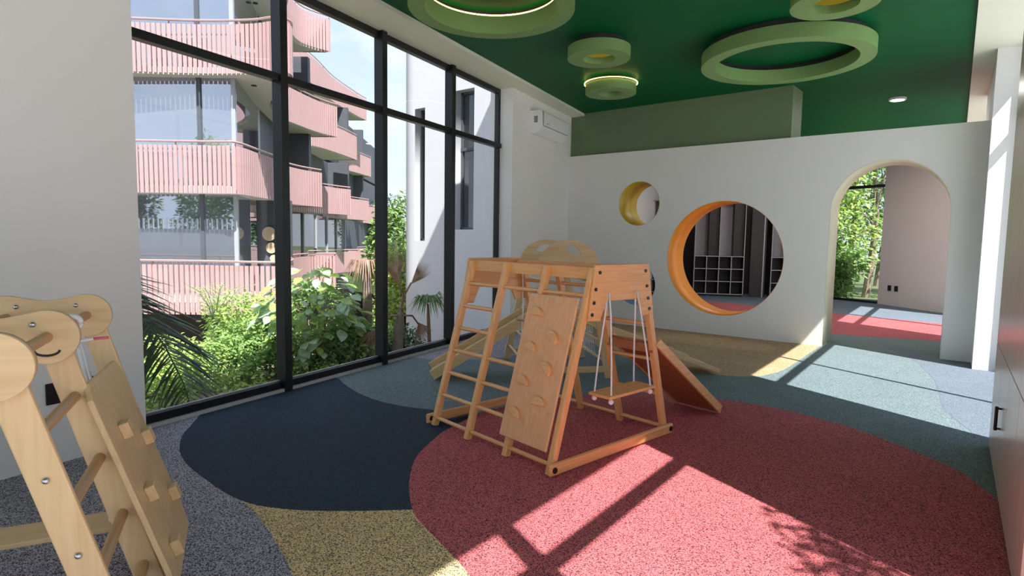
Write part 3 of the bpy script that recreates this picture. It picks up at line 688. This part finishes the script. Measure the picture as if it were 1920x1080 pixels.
# ------------------------------------------------------------------ garden
def gz(x):
    d_ = -4.3-x
    return -.30-.16*max(0,d_-1.0)-.05*max(0,d_-4)
gb = B(); xs = [-4.2-.8*i for i in range(14)]+[-20,-34,-60]; ys = [-14+1.5*i for i in range(24)]+[26,34,48,70]
def hz(x, y): return max(-3.2, gz(x)) + (.06*math.sin(3*x+1.7*y)+.05*math.sin(2.1*y-x) if x > -14 else 0)
gb.add([(x, y, hz(x,y)) for x in xs for y in ys], [(i*len(ys)+j, (i+1)*len(ys)+j, (i+1)*len(ys)+j+1, i*len(ys)+j+1) for i in range(len(xs)-1) for j in range(len(ys)-1)])
g = obj('ground_garden', gb, 'soil', smooth=True); tag(g, 'garden soil with leaf litter outside the tall window', 'ground', kind='structure')
g2 = obj('ground_terrace', B().box((.56,-30,-.5),(60,17.0,-.06)).box((-3.6,-30,-.5),(.56,-3.76,-.06)), 'tile'); tag(g2, 'pale paved terrace outside the sunny glazing, lightened to bounce sun indoors', 'ground', kind='structure')  # terrace out of view, kept pale to reflect sunlight into the room
g3 = obj('ground_woodland', B().box((-60,17.3,-1.2),(60,90,-.3)), 'grass'); tag(g3, 'woodland floor behind the far window', 'ground', kind='structure')

def leaves(rnd, blobs, n, ln, wd, droop=.2):
    bb = B(); tot = sum(b_[3]*b_[4]+b_[5]*b_[3] for b_ in blobs)
    for cx, cy, cz, rx, ry, rz in blobs:
        k = int(n*(rx*ry+rz*rx)/tot)
        for _ in range(k):
            u = rnd.uniform(-1,1); a = rnd.uniform(0,2*PI); q = math.sqrt(1-u*u); rad = rnd.uniform(.55,1.05)
            nx, ny, nz = q*math.cos(a), q*math.sin(a), u
            p = Vector((cx+rx*nx*rad, cy+ry*ny*rad, cz+rz*nz*rad))
            d_ = (Vector((nx,ny,nz*.4))+Vector((rnd.uniform(-1,1),rnd.uniform(-1,1),rnd.uniform(-.8,.6)))*.9); d_.z -= droop; d_.normalize()
            nrm = (Vector((nx,ny,abs(nz)+.5))+Vector((rnd.uniform(-1,1),rnd.uniform(-1,1),rnd.uniform(-.6,.6)))*.8)
            s_ = d_.cross(nrm)
            if s_.length < .01: continue
            s_.normalize(); up_ = s_.cross(d_); L = ln*rnd.uniform(.6,1.3); Wd = wd*rnd.uniform(.7,1.2)
            bb.add([p, p+d_*L*.45+s_*Wd*.5+up_*Wd*.18, p+d_*L, p+d_*L*.45-s_*Wd*.5+up_*Wd*.18], [(0,1,2),(0,2,3)])
    return bb
def raw(name, b, mat, parent):
    me = b.mesh(name); me.materials.append(M[mat]); o = bpy.data.objects.new(name, me); COL.objects.link(o); o.parent = parent; return o
def bush(label, c, r, n, ln, wd, mat, seed, group='shrubs outside the tall window', stems=5, name='garden_shrub', base=None, nb=7):
    rnd = random.Random(seed); cx, cy, cz = c
    z0 = hz(cx, cy) if base is None else base
    t = thing(name, label, 'shrub' if 'shrub' in name else 'tree', (cx, cy, z0), 0, group)
    rx, rz = r
    bl = [(rnd.uniform(-.5,.5)*rx, rnd.uniform(-.5,.5)*rx, cz-z0+rnd.uniform(-.45,.45)*rz, rx*rnd.uniform(.4,.65), rx*rnd.uniform(.4,.65), rz*rnd.uniform(.35,.6)) for _ in range(nb)]
    f_ = raw('foliage', leaves(rnd, bl, n, ln, wd), mat, t); f_['kind'] = 'stuff'
    for i in range(stems):
        b_ = bl[i % nb]
        obj('stem', B().tube([(rnd.uniform(-.06,.06), rnd.uniform(-.06,.06), -.05), (b_[0]*.4, b_[1]*.4, b_[2]*.5), (b_[0], b_[1], b_[2])], [.018*rx+.006,.012*rx+.004,.006*rx+.002], 6), 'bark', t)
    return t
bl = [('light green shrub low by the window corner under the palm frond', (-7.3,2.55,-.62), (.75,.45), 2600, .075,.04,'leaf_l'),
      ('light green shrub in front of the lower balcony, between frond and mullion', (-7.9,3.35,-.40), (.85,.55), 3400, .075,.04,'leaf_l'),
      ('mid green shrub right against the first window mullion', (-8.2,4.25,-.18), (.85,.62), 3400, .08,.042,'leaf_m'),
      ('light green shrub close to the glass at the foot of the first mullion', (-7.3,3.55,-.78), (.70,.42), 2400, .075,.042,'leaf_l'),
      ('tall light green shrub touching the balcony slats', (-9.2,4.9,-.05), (.8,.62), 2600, .085,.045,'leaf_l'),
      ('mid green shrub beside the dry palm', (-7.7,5.75,-.45), (.7,.55), 2400, .085,.05,'leaf_m'),
      ('dark green shrub at the foot of the white tower', (-8.3,7.2,-.55), (.75,.45), 2200, .08,.05,'leaf_d'),
      ('yellow green shrub low in front of the large leaved bush', (-7.2,4.75,-.75), (.65,.40), 2000, .07,.04,'leaf_l')]
for i, (lb, c, r, n, ln, wd_, mt) in enumerate(bl): bush(lb, c, r, n, ln, wd_, mt, 100+i)

# large leaved bush: every big leaf is its own part
rnd = random.Random(5)
bt = thing('garden_shrub', 'bush with broad blue green leaves between the first two mullions', 'shrub', (-7.75,5.15,hz(-7.75,5.15)), 0, 'shrubs outside the tall window')
lv = B()
prof_ = [0,.55,.9,1,.85,.5,0]
vs = []; fs = []
for i, w_ in enumerate(prof_):
    t_ = i/6; vs += [(t_, -.36*w_, .10*w_-.12*t_*t_), (t_, 0, -.12*t_*t_), (t_, .36*w_, .10*w_-.12*t_*t_)]
for i in range(6):
    for k in (0,1): fs.append((i*3+k, i*3+k+1, i*3+k+4, i*3+k+3))
lme = lv.add(vs, fs).mesh('leaf'); lme.materials.append(M['leaf_b']); lme2 = lme.copy(); lme2.materials[0] = M['leaf_m']; lme3 = lme.copy(); lme3.materials[0] = M['leaf_l']
for p in lme.polygons: p.use_smooth = True
for i in range(300):
    u = rnd.uniform(-.95,1); a = rnd.uniform(0,2*PI); q = math.sqrt(1-u*u); rad = rnd.uniform(.65,1.0)
    o = bpy.data.objects.new('leaf', rnd.choice([lme,lme,lme2,lme3])); COL.objects.link(o); o.parent = bt
    o.location = (.72*q*math.cos(a)*rad, .86*q*math.sin(a)*rad, .92+.78*u*rad)
    o.rotation_euler = (rnd.uniform(-.5,.5), rnd.uniform(-.1,.9), a+rnd.uniform(-.9,.9)); s_ = rnd.uniform(.14,.25); o.scale = (s_, s_, s_)
f_ = raw('foliage', leaves(rnd, [(0,0,.85,.55,.66,.62),(.2,.3,.5,.4,.4,.4),(-.1,-.35,.45,.4,.4,.4)], 2200, .10, .055), 'leaf_m', bt); f_['kind'] = 'stuff'
for i in range(7):
    a = 2*PI*i/7; obj('stem', B().tube([(0,0,-.05),(.25*math.cos(a),.25*math.sin(a),.6),(.5*math.cos(a),.55*math.sin(a),1.15)], [.02,.015,.006], 6), 'bark', bt)

# palm frond drooping in front of the window, each leaflet a piece
pf = thing('palm', 'dark feather palm with a frond drooping past the window edge', 'palm', (-6.7,.6,hz(-6.7,.6)))
zb = hz(-6.7,.6)
obj('trunk', B().tube([(0,0,-.05),(.03,.02,.8),(0,.05,1.25)], [.13,.11,.09], 10), 'bark', pf)
ll = B(); nl = 5
for i in range(nl+1):
    t_ = i/nl; w_ = .5*(1-t_**2.2)*(.35+.65*min(1,t_*4)); ll.add([], [])
vs = []; fs = []
for i in range(nl+1):
    t_ = i/nl; w_ = .042*(1-t_**2)*(.4+.6*min(1,t_*4)); z_ = -.16*t_*t_
    vs += [(t_, -w_, z_+.4*w_), (t_, 0, z_), (t_, w_, z_+.4*w_)]
for i in range(nl):
    for k in (0,1): fs.append((i*3+k, i*3+k+1, i*3+k+4, i*3+k+3))
flm = B().add(vs, fs).mesh('leaflet'); flm.materials.append(M['palm'])
def frond(path, L, n, par, rnd, mesh, rs=.014, side=None):
    pts = [Vector(p) for p in path]
    fr = obj('frond', B().tube(pts, [rs*(1-.75*i/(len(pts)-1)) for i in range(len(pts))], 6), 'palm', par)
    for i in range(n):
        t_ = .12+.88*i/n; k = t_*(len(pts)-1); j = min(int(k), len(pts)-2); p = pts[j].lerp(pts[j+1], k-j); d_ = (pts[j+1]-pts[j]).normalized()
        sd_ = d_.cross(Vector((0,0,1))).normalized() if abs(d_.z) < .97 else Vector((0.5,.8,0)).normalized()
        if side is not None: sd_ = Vector(side).normalized()
        for s_ in (-1,1):
            dr = (d_*rnd.uniform(.55,.8) + sd_*s_*rnd.uniform(.7,1.0) + Vector((0,0,rnd.uniform(-.15,.12)))).normalized()
            zax = dr.cross(d_.cross(dr)).cross(dr)
            z_ = (Vector((0,0,1)) - dr*dr.z).normalized(); y_ = z_.cross(dr)
            o = bpy.data.objects.new('leaflet', mesh); COL.objects.link(o); o.parent = fr
            mt_ = Matrix((dr, y_, z_)).transposed().to_4x4(); sc_ = L*(math.sin(PI*(.15+.8*t_))*.75+.25)*rnd.uniform(.85,1.1)
            mt_ = Matrix.Translation(p) @ mt_ @ Matrix.Scale(sc_, 4); o.matrix_basis = mt_
    return fr
rnd = random.Random(11)
frond([(0,.05,1.25),(.25,.75,1.50),(.50,1.22,1.40),(.74,1.55,1.12),(.84,1.72,.80),(.88,1.86,.42),(.88,1.95,.05)], .74, 62, pf, rnd, flm, .016, (.80,.60,.10))
frond([(0,.05,1.25),(.10,.60,1.62),(.25,1.05,1.62),(.40,1.36,1.44),(.48,1.52,1.20),(.50,1.58,.95)], .72, 46, pf, rnd, flm, .016, (.80,.60,.25))
frond([(0,.05,1.25),(-.7,.2,1.6),(-1.3,.35,1.5),(-1.7,.45,1.1)], .55, 16, pf, rnd, flm)
# small bright feather palm by the balcony
p2 = thing('palm', 'small bright green feather palm rising from the shrubs', 'palm', (-8.9,4.25,hz(-8.9,4.25)))
flg = flm.copy(); flg.materials[0] = M['leaf_l']
for i in range(9):
    a = 2*PI*i/9; tilt = .35+.5*(i % 3)/2
    frond([(0,0,.9),(.15*math.cos(a)*tilt,.15*math.sin(a)*tilt,1.25),(.4*math.cos(a)*tilt,.4*math.sin(a)*tilt,1.5),(.7*math.cos(a)*tilt,.7*math.sin(a)*tilt,1.6)], .22, 9, p2, rnd, flg, .008)
obj('trunk', B().tube([(0,0,-.05),(0,0,.95)], [.06,.05], 8), 'bark', p2)

# fan palms: dry one and green one
def fan(par, c, d_, up_, R, n, mat, spread=1.3, droop=.3, name='fan_leaf'):
    c = Vector(c); d_ = Vector(d_).normalized(); s_ = d_.cross(Vector(up_)).normalized(); bb = B()
    for i in range(n):
        a = -spread+2*spread*i/(n-1); q = d_*math.cos(a)+s_*math.sin(a); w_ = R*spread/n*1.1; t_ = q.cross(d_.cross(s_)).normalized()
        L = R*random.uniform(.85,1.05)
        m_ = c+q*L*.55; e_ = c+q*L+Vector((0,0,-droop*R*random.uniform(.6,1.3)))
        bb.add([c, m_+t_*w_*.5, m_-t_*w_*.5, e_], [(0,1,2),(1,3,2)])
    return raw(name, bb, mat, par)
dp = thing('palm', 'dry brown fan palm with folded leaves against the white tower', 'palm', (-7.12,6.31,hz(-7.12,6.31)))
zb = hz(-7.12,6.31)
def dl(z): return z-zb
obj('trunk', B().tube([(0,0,-.1),(.0,.02,dl(-.1)),(.01,.06,dl(.15))], [.09,.08,.05], 10), 'bark', dp)
def stalk(pts): obj('stalk', B().tube(pts, .016, 6), 'dry', dp)
stalk([(0,.05,dl(.1)),(-.01,.16,dl(.42)),(0,.30,dl(.62))]); fan(dp, (0,.30,dl(.60)), (0,.75,.65), (1,0,0), .55, 18, 'dry', .40, -.02)
stalk([(0,.05,dl(.1)),(-.01,.14,dl(.45)),(0,.02,dl(.62))]); fan(dp, (0,.02,dl(.60)), (0,-.22,1), (1,0,0), .62, 20, 'dry', .50, -.05)
stalk([(0,.05,dl(.1)),(.05,-.2,dl(.12)),(.05,-.4,dl(-.05))]); fan(dp, (.05,-.4,dl(-.05)), (0,-.6,-.8), (1,0,0), .5, 14, 'dry', .7, .2)
stalk([(0,.05,dl(.1)),(.05,.28,dl(.08)),(.05,.42,dl(-.08))]); fan(dp, (.05,.42,dl(-.05)), (0,.4,-.9), (1,0,0), .40, 14, 'dry', .7, .1)
gp = thing('palm', 'green fan palm with drooping leaf tips beside the dry palm', 'palm', (-7.05,6.98,hz(-7.05,6.98)))
zb = hz(-7.05,6.98)
obj('trunk', B().tube([(0,0,-.1),(-.02,-.02,dl(.0)),(0,-.05,dl(.25))], [.035,.03,.018], 8), 'dry', gp)
for a, R in ((.3,.5),(1.3,.42),(-.5,.45),(2.4,.42),(3.6,.4)):
    fan(gp, (0,-.05,dl(.27)), (math.cos(a)*.35,math.sin(a)*.9,.45), (0,0,1), R, 16, 'palm_g', 1.2, .75)
tp = thing('palm', 'bare palm trunk with a shaggy dead crown behind the second mullion', 'palm', (-7.6,6.08,hz(-7.6,6.08)))
zb = hz(-7.6,6.08)
obj('trunk', B().tube([(0,0,-.1),(.02,.0,dl(.3)),(-.01,-.02,dl(.95))], [.085,.075,.07], 10), 'bark', tp)
for i in range(7):
    a = 2*PI*i/7; fan(tp, (-.01,-.02,dl(.95)), (math.cos(a)*.7,math.sin(a)*.7,.15), (0,0,1), .42, 9, 'dry', .5, 1.0)

# trees
def tree(label, x, y, z0, h, r, mat, seed, n=5200, ln=.22, group='trees behind the garden', trunk_h=.45):
    rnd = random.Random(seed)
    t = thing('tree', label, 'tree', (x, y, z0), 0, group)
    bls = [(rnd.uniform(-.6,.6)*r, rnd.uniform(-.6,.6)*r, h*rnd.uniform(trunk_h,.95), r*rnd.uniform(.4,.6), r*rnd.uniform(.4,.6), h*.2*rnd.uniform(.7,1.2)) for _ in range(9)]
    f_ = raw('foliage', leaves(rnd, bls, n, ln, ln*.5), mat, t); f_['kind'] = 'stuff'
    obj('trunk', B().tube([(0,0,-.3),(.1*r,.05*r,h*.35),(-.05*r,.08*r,h*.8)], [.035*h**.5+.03,.025*h**.5+.02,.02], 8), 'bark', t)
    for b_ in bls[:4]: obj('branch', B().tube([(.05*r,.03*r,h*.35),(b_[0]*.6,b_[1]*.6,b_[2]*.85),(b_[0],b_[1],b_[2])], [.03,.02,.01], 6), 'bark', t)
tree('tree with light crown just past the white tower edge', -15.6, 13.9, -2.6, 4.9, 1.0, 'leaf_m', 31)
tree('dark tree at the far end of the pink building', -33.5, 27.5, -3, 7.0, 2.2, 'leaf_d', 32)
tree('low tree between the pink building and the tower', -12.7, 11.35, -2.6, 3.6, .75, 'leaf_l', 33, 3200, .14)
FT = [(-3.6,20.0,6.0,1.7,'leaf_l','bright tree nearest the far window'),(-2.2,21.5,7.0,1.9,'leaf_m','tall mid green tree behind the far window'),(-5.2,22.5,7.5,2.2,'leaf_m','broad tree at the locker end of the woodland'),
      (-3.2,24.5,8.5,2.4,'leaf_d','dark tall tree deep in the woodland'),(-.8,24.0,7.5,2.2,'leaf_d','dark tree behind the beige wall'),(-4.2,19.0,2.6,1.0,'leaf_l','low sapling close to the far window'),(-2.9,18.7,2.2,.9,'leaf_m','small leafy sapling at the far window sill'),(-6.5,27,9,3,'leaf_d','tallest dark tree at the back of the woodland'),(-2.5,28,9.5,3,'leaf_m','tall light tree at the back of the woodland')]
for i, (x, y, h, r, mt, lb) in enumerate(FT): tree(lb, x, y, -.4, h, r, mt, 50+i, 4200, .17, 'woodland beyond the far window', .2)
# tree on the sunny terrace whose twigs shade the red floor
rnd = random.Random(3)
tt_ = thing('tree', 'terrace tree outside the glazing dappling the red floor', 'tree', (4.6,.2,-.06))
T0 = Vector((4.6,.2,-.06)); SD = Vector((-1,.494,-1.5))
def on_ray(x, y, t): return Vector((x,y,0)) - SD*t - T0     # crown twigs stand on the sun rays through the dappled patch
tw = [on_ray(x, y, t) for x, y, t in ((-.52,3.02,2.3),(-.44,2.86,2.45),(-.36,2.72,2.4),(-.26,2.84,2.55),(-.30,2.58,2.5),(-.14,2.72,2.6),(-.10,2.5,2.7))]
obj('trunk', B().tube([(0,0,0),(.05,.05,1.6),(-.2,.2,3.2)], [.12,.10,.05], 10), 'bark', tt_)
obj('branch', B().tube([(-.1,.1,2.8),tuple((tw[3]+Vector((-.1,.1,2.8)))*.5),tuple(tw[3]),tuple(tw[0])], [.04,.02,.008,.003], 6), 'bark', tt_)
f_ = raw('foliage', leaves(rnd, [(q.x,q.y,q.z,.13,.11,.15) for q in tw], 420, .075, .040), 'leaf_m', tt_); f_['kind'] = 'stuff'

# ------------------------------------------------------------------ pink apartment building
PB = thing('apartment_building', 'pink slatted apartment building with curving balconies across the garden', 'building', (0,0,0), yaw)
RZ = [.77, 3.57, 6.40, 9.20]
CV = [ # level, unit, front edge in (across, depth) metres, from the near end
 (0,0,[(-12.5,12.9),(-9.2,13.0),(-7.2,13.1),(-5.6,13.0),(-5.25,13.4),(-5.6,14.8),(-6.2,16.2),(-7.0,18.4),(-7.1,20.2),(-6.4,21.0)]),
 (0,1,[(-8.6,24.5),(-8.2,26.0),(-8.0,27.6),(-7.6,28.6),(-7.4,29.6)]),
 (0,2,[(-9.6,36.0),(-9.4,39.0),(-9.2,41.0),(-9.0,42.0)]),
 (1,0,[(-12.5,13.9),(-9.2,14.0),(-7.2,14.0),(-6.63,14.05),(-6.60,15.2),(-6.63,16.4),(-6.85,17.6),(-6.75,18.6),(-6.40,19.5)]),
 (1,1,[(-8.9,22.5),(-8.3,23.6),(-7.9,24.6),(-7.6,25.4),(-7.25,26.0)]),
 (1,2,[(-9.6,29.5),(-9.1,31.2),(-8.7,32.6),(-8.4,34.0)]),
 (1,3,[(-10.6,37.5),(-10.0,39.5),(-9.6,41.0),(-9.4,43.0)]),
 (2,0,[(-12.5,13.8),(-9.2,14.05),(-7.4,14.15),(-6.2,14.05),(-5.5,13.85),(-5.35,14.3),(-6.0,15.6),(-7.0,17.2),(-7.5,19.2),(-7.4,20.6),(-7.15,21.8),(-6.8,22.6)]),
 (2,1,[(-9.2,24.0),(-8.4,25.0),(-8.1,26.4),(-7.9,27.8),(-7.8,29.2)]),
 (2,2,[(-10.0,32.0),(-9.5,33.6),(-9.2,35.2),(-9.0,37.0)]),
 (3,0,[(-12.5,14.6),(-9.2,14.8),(-7.4,14.7),(-6.0,14.4),(-5.7,15.0),(-6.3,16.6),(-7.0,18.2),(-7.35,19.6),(-7.3,20.6),(-6.65,21.4)]),
 (3,1,[(-9.0,23.0),(-8.8,26.0),(-8.9,29.0),(-8.6,32.3),(-8.4,33.5)]),
]
def catmull(pts, step):
    ext = [pts[0]]+list(pts)+[pts[-1]]; dense = []
    for i in range(1, len(ext)-2):
        p0, p1, p2, p3 = ext[i-1], ext[i], ext[i+1], ext[i+2]
        for k in range(16):
            t_ = k/16; dense.append(tuple(.5*((2*p1[a])+(-p0[a]+p2[a])*t_+(2*p0[a]-5*p1[a]+4*p2[a]-p3[a])*t_*t_+(-p0[a]+3*p1[a]-3*p2[a]+p3[a])*t_**3) for a in (0,1)))
    dense.append(pts[-1]); o = [dense[0]]; acc = 0
    for a, c in zip(dense, dense[1:]):
        L = math.hypot(c[0]-a[0], c[1]-a[1]); 
        if L == 0: continue
        pos = step-acc
        while pos <= L: o.append((a[0]+(c[0]-a[0])*pos/L, a[1]+(c[1]-a[1])*pos/L)); pos += step
        acc = (acc+L) % step
    return o, dense
BACK = -11.5
slat_me = B().box((-.041,-.011,0),(.041,.011,1.13)).mesh('slat'); slat_me.materials.append(M['pink'])
nsl = 0
for lv_, un, cv in CV:
    R_ = RZ[lv_]; z0 = R_-1.22
    pts, dense = catmull(cv, .117)
    coarse = dense[::4]+[dense[-1]]
    ba = obj('balcony', B().prism([(p[0]-.2,p[1]+.2) for p in coarse]+[(BACK, cv[-1][1]+.2), (BACK, cv[0][1]+.4)], lambda u,v,t_: (u,v,t_), z0+.02, z0+.20), 'slab', PB)
    rb = B().tube([(p[0],p[1],R_) for p in coarse], .028, 6)
    for p in coarse[::6]: rb.cyl((p[0]-.04,p[1]+.05,z0+.1),(p[0]-.04,p[1]+.05,R_),.018,6)
    obj('handrail', rb, 'railm', ba)
    inner = B().add([(p[0]-.05,p[1]+.06,z) for z in (z0+.0,z0+.34) for p in coarse], [(i,i+1,len(coarse)+i+1,len(coarse)+i) for i in range(len(coarse)-1)])
    sj = B()
    for i, p in enumerate(pts):
        q = pts[min(i+1,len(pts)-1)]; o_ = pts[max(i-1,0)]; a = math.atan2(q[1]-o_[1], q[0]-o_[0])
        near = un == 0 and lv_ < 3 and p[0] > -9.9 and p[1] < 14.5
        if near and nsl < 290:
            so_ = bpy.data.objects.new('slat', slat_me); COL.objects.link(so_); so_.parent = ba; so_.location = (p[0],p[1],z0); so_.rotation_euler = (0,0,a); nsl += 1
        else:
            ca, sa = math.cos(a), math.sin(a)
            vs = [(p[0]+ca*u-sa*v, p[1]+sa*u+ca*v, z0+w_) for w_ in (0,1.13) for u,v in ((-.043,-.011),(.043,-.011),(.043,.011),(-.043,.011))]
            sj.add(vs, [(0,3,2,1),(4,5,6,7),(0,1,5,4),(1,2,6,5),(2,3,7,6),(3,0,4,7)])
    if sj.v: s_o = raw('slat_screen', sj, 'pink', ba); s_o['kind'] = 'stuff'
    e_ = cv[-1]
    obj('return_panel', B().prism([(e_[0],e_[1]),(e_[0]-1.0,e_[1]+.1),(e_[0]-1.0,e_[1]+.14),(e_[0],e_[1]+.04)], lambda u,v,t_: (u,v,t_), z0, z0+1.13), 'pink', ba)
    if un == 0:
        for dx, dy in ((-1.0,1.2),(-1.2,3.2),(-1.0,5.0),(-.9,7.0)):
            k = [p for p in dense if p[1] > 14+dy]
            if k: obj('downlight', B().cyl((k[0][0]-.9,k[0][1],z0+.0),(k[0][0]-.9,k[0][1],z0+.03),.07,12), 'dark', ba)
# walls and glazing behind the balconies
FLR = [-.27, 2.53, 5.36, 8.16]; TOP = [2.38, 5.20, 8.0, 10.8]
for k in range(4):
    z0, z1 = FLR[k], TOP[k]
    if k < 3 or True:
        gw = obj('glass_wall', B().box((-13.0,14.62,z0),(-6.90,14.70,z1)), 'mirrorglass', PB)
        for x in (-12.2,-10.4,-7.78,-6.93): obj('mullion', B().box((x-.05,14.58,z0),(x+.05,14.64,z1)), 'frame_grey' if x > -7.2 else 'slatewall', gw)
        gs = obj('glass_wall', B().prism([(-6.90,14.70),(-6.98,14.70),(-7.85,17.9),(-7.75,17.9)], lambda u,v,t_: (u,v,t_), z0, z1), 'mirrorglass', PB)
        obj('mullion', B().box((-7.86,17.85,z0),(-7.74,17.97,z1)), 'frame_grey', gs)
    if k == 3: continue
    obj('back_wall', B().prism([(-7.76,17.95),(-8.6,22.0),(-9.0,22.2),(-9.6,30),(-10.5,46),(-11.2,46),(-10.4,30),(-9.6,22.2),(-9.4,18)], lambda u,v,t_: (u,v,t_), z0, z1), 'slatewall', PB)
    for d_, l_ in ((22.1,-7.7),(30.4,-8.6),(36.5,-9.4)):
        if k > 0: obj('fin_wall', B().box((l_-1.8,d_,z0),(l_,d_+.25,z1)), 'slatewall', PB)
# ground level storefront glass with pale mullions on the lowest floor
for i in range(13):
    d0, d1 = 16.4+2.2*i, 16.4+2.2*(i+1); l0, l1 = -7.35-.085*(d0-16.4), -7.35-.085*(d1-16.4)
    gp_ = obj('glass_panel', B().prism([(l0-1.0,d0),(l1-1.0,d1),(l1-1.06,d1),(l0-1.06,d0)], lambda u,v,t_: (u,v,t_), FLR[0], TOP[0]), 'darkglass', PB)
    obj('mullion', B().box((l0-1.03,d0-.05,FLR[0]),(l0-.93,d0+.05,TOP[0])), 'frame_grey', gp_)
obj('undercroft_shade', B().box((-13,14.6,-3.4),(-7.6,46,-.3)), 'dark', PB)  # near-black block stands in for the shade in the void below the building
Rz = Matrix.Rotation(yaw, 4, 'Z')
for i, (l_, z, r) in enumerate([(-6.92,1.42,.20),(-6.86,1.02,.155),(-6.80,.72,.105)]):
    px = Rz @ Vector((l_-.05, 16.66, z))
    dsc = thing('woven_plate', ['largest round woven straw plate on the dark balcony wall','middle round woven straw plate on the dark balcony wall','smallest round woven straw plate on the dark balcony wall'][i], 'wall plate', px, yaw, 'woven plates on the balcony wall')
    for j in range(3): obj('coil', B().ring((0,0), r*(.0 if j==2 else .42-.0*j) if j else r*.7, r*(1 if j==0 else .72 if j==1 else .4), 0, .02+.006*j, 28), 'straw', dsc).rotation_euler = (PI/2,0,0)
obj('pier', B().box((-7.35,16.72,FLR[0]),(-6.4,16.92,TOP[0])), 'slatewall', PB)

# ------------------------------------------------------------------ white tower
TW = thing('tower', 'white stucco stair tower with a rounded corner and slot windows', 'tower', (-9.3,9.8,0))
cu2 = bpy.data.curves.new('tower_outline', 'CURVE'); cu2.dimensions = '2D'; cu2.fill_mode = 'BOTH'; cu2.extrude = .16
def spl2(pts):
    s_ = cu2.splines.new('POLY'); s_.points.add(len(pts)-1); s_.use_cyclic_u = True
    for p_, q in zip(s_.points, pts): p_.co = (q[0], q[1], 0, 1)
TT = 5.86
spl2([(-1.20,-3.4),(-1.20,TT),(1.9,TT),(1.9,-3.4)])
OPN = [(-1.13,-.79,1.30,4.42),(.17,.74,1.57,4.66)]
for a, c, z0, z1 in OPN: spl2([(a,z0),(c,z0),(c,z1),(a,z1)])
to = bpy.data.objects.new('tmp', cu2); COL.objects.link(to); dg = bpy.context.evaluated_depsgraph_get(); tm = bpy.data.meshes.new_from_object(to.evaluated_get(dg)); bpy.data.objects.remove(to)
tm.transform(Matrix.Translation((0,.16,0)) @ Matrix.Rotation(PI/2, 4, 'X')); tm.materials.clear(); obj('front_wall', tm, 'stucco', TW)
ra = .62; arc = [(-1.20-ra*math.sin(PI/2*i/14), ra-ra*math.cos(PI/2*i/14)) for i in range(15)]
bb = B().prism(arc+[(-1.82,4.0),(-1.55,4.0)]+[(-1.55,.62),(-1.2,.32)], lambda u,v,t_: (u,v,t_), -3.4, TT)
smooth_by_angle(obj('round_corner', bb, 'stucco', TW), 35)
obj('side_wall', B().box((1.62,0.32,-3.4),(1.9,4.0,TT)), 'stucco', TW)
for i, (a, c, z0, z1) in enumerate(OPN):
    wn2 = obj('window', B().box((a,.24,z0),(c,.27,z1)), 'darkglass', TW)
    obj('frame', B().box((a,.20,z0),(a+.05,.25,z1)).box((c-.05,.20,z0),(c,.25,z1)).box((a,.20,z0),(c,.25,z0+.05)).box((a,.20,z1-.05),(c,.25,z1)), 'slatewall', wn2)
    if i == 0: obj('mullion', B().box(((a+c)/2-.02,.19,z0),((a+c)/2+.05,.24,z1)), 'frame_grey', wn2)
    else: obj('rail', B().box((a,.19,3.35),(c,.22,3.42)), 'slatewall', wn2)

# ------------------------------------------------------------------ garden wall with pickets and trees, seen mirrored in the lowest glass
def ld(l, d_, z): return Rz @ Vector((l, d_, z))
gwall = thing('garden_wall', 'pale garden wall with white pickets mirrored in the lowest balcony glass', 'wall', ld(-13.5,5.5,-1.6), yaw)
obj('wall', B().box((-3.0,-.1,-.6),(2.4,.1,3.2)), 'stucco', gwall)
pk = B().box((-.025,-.02,0),(.025,.02,.42)).mesh('picket'); pk.materials.append(M['white'])
for i in range(27):
    o = bpy.data.objects.new('picket', pk); COL.objects.link(o); o.parent = gwall; o.location = (-2.95+.2*i, 0, 3.2)
for i, (l, d_, h, r) in enumerate([(-17.5,2.6,6.6,1.5),(-14.8,1.6,7.4,1.6),(-12.2,2.4,6.8,1.5),(-9.7,1.2,7.0,1.4)]):
    q = ld(l, d_, -1.8); tree(['leafy tree at the outer end of the garden wall','leafy tree behind the middle of the garden wall','leafy tree behind the inner end of the garden wall','leafy tree beside the garden wall end'][i], q.x, q.y, -1.8, h, r, 'leaf_m' if i % 2 else 'leaf_d', 80+i, 5200, .24, 'trees mirrored in the balcony glass', .2)
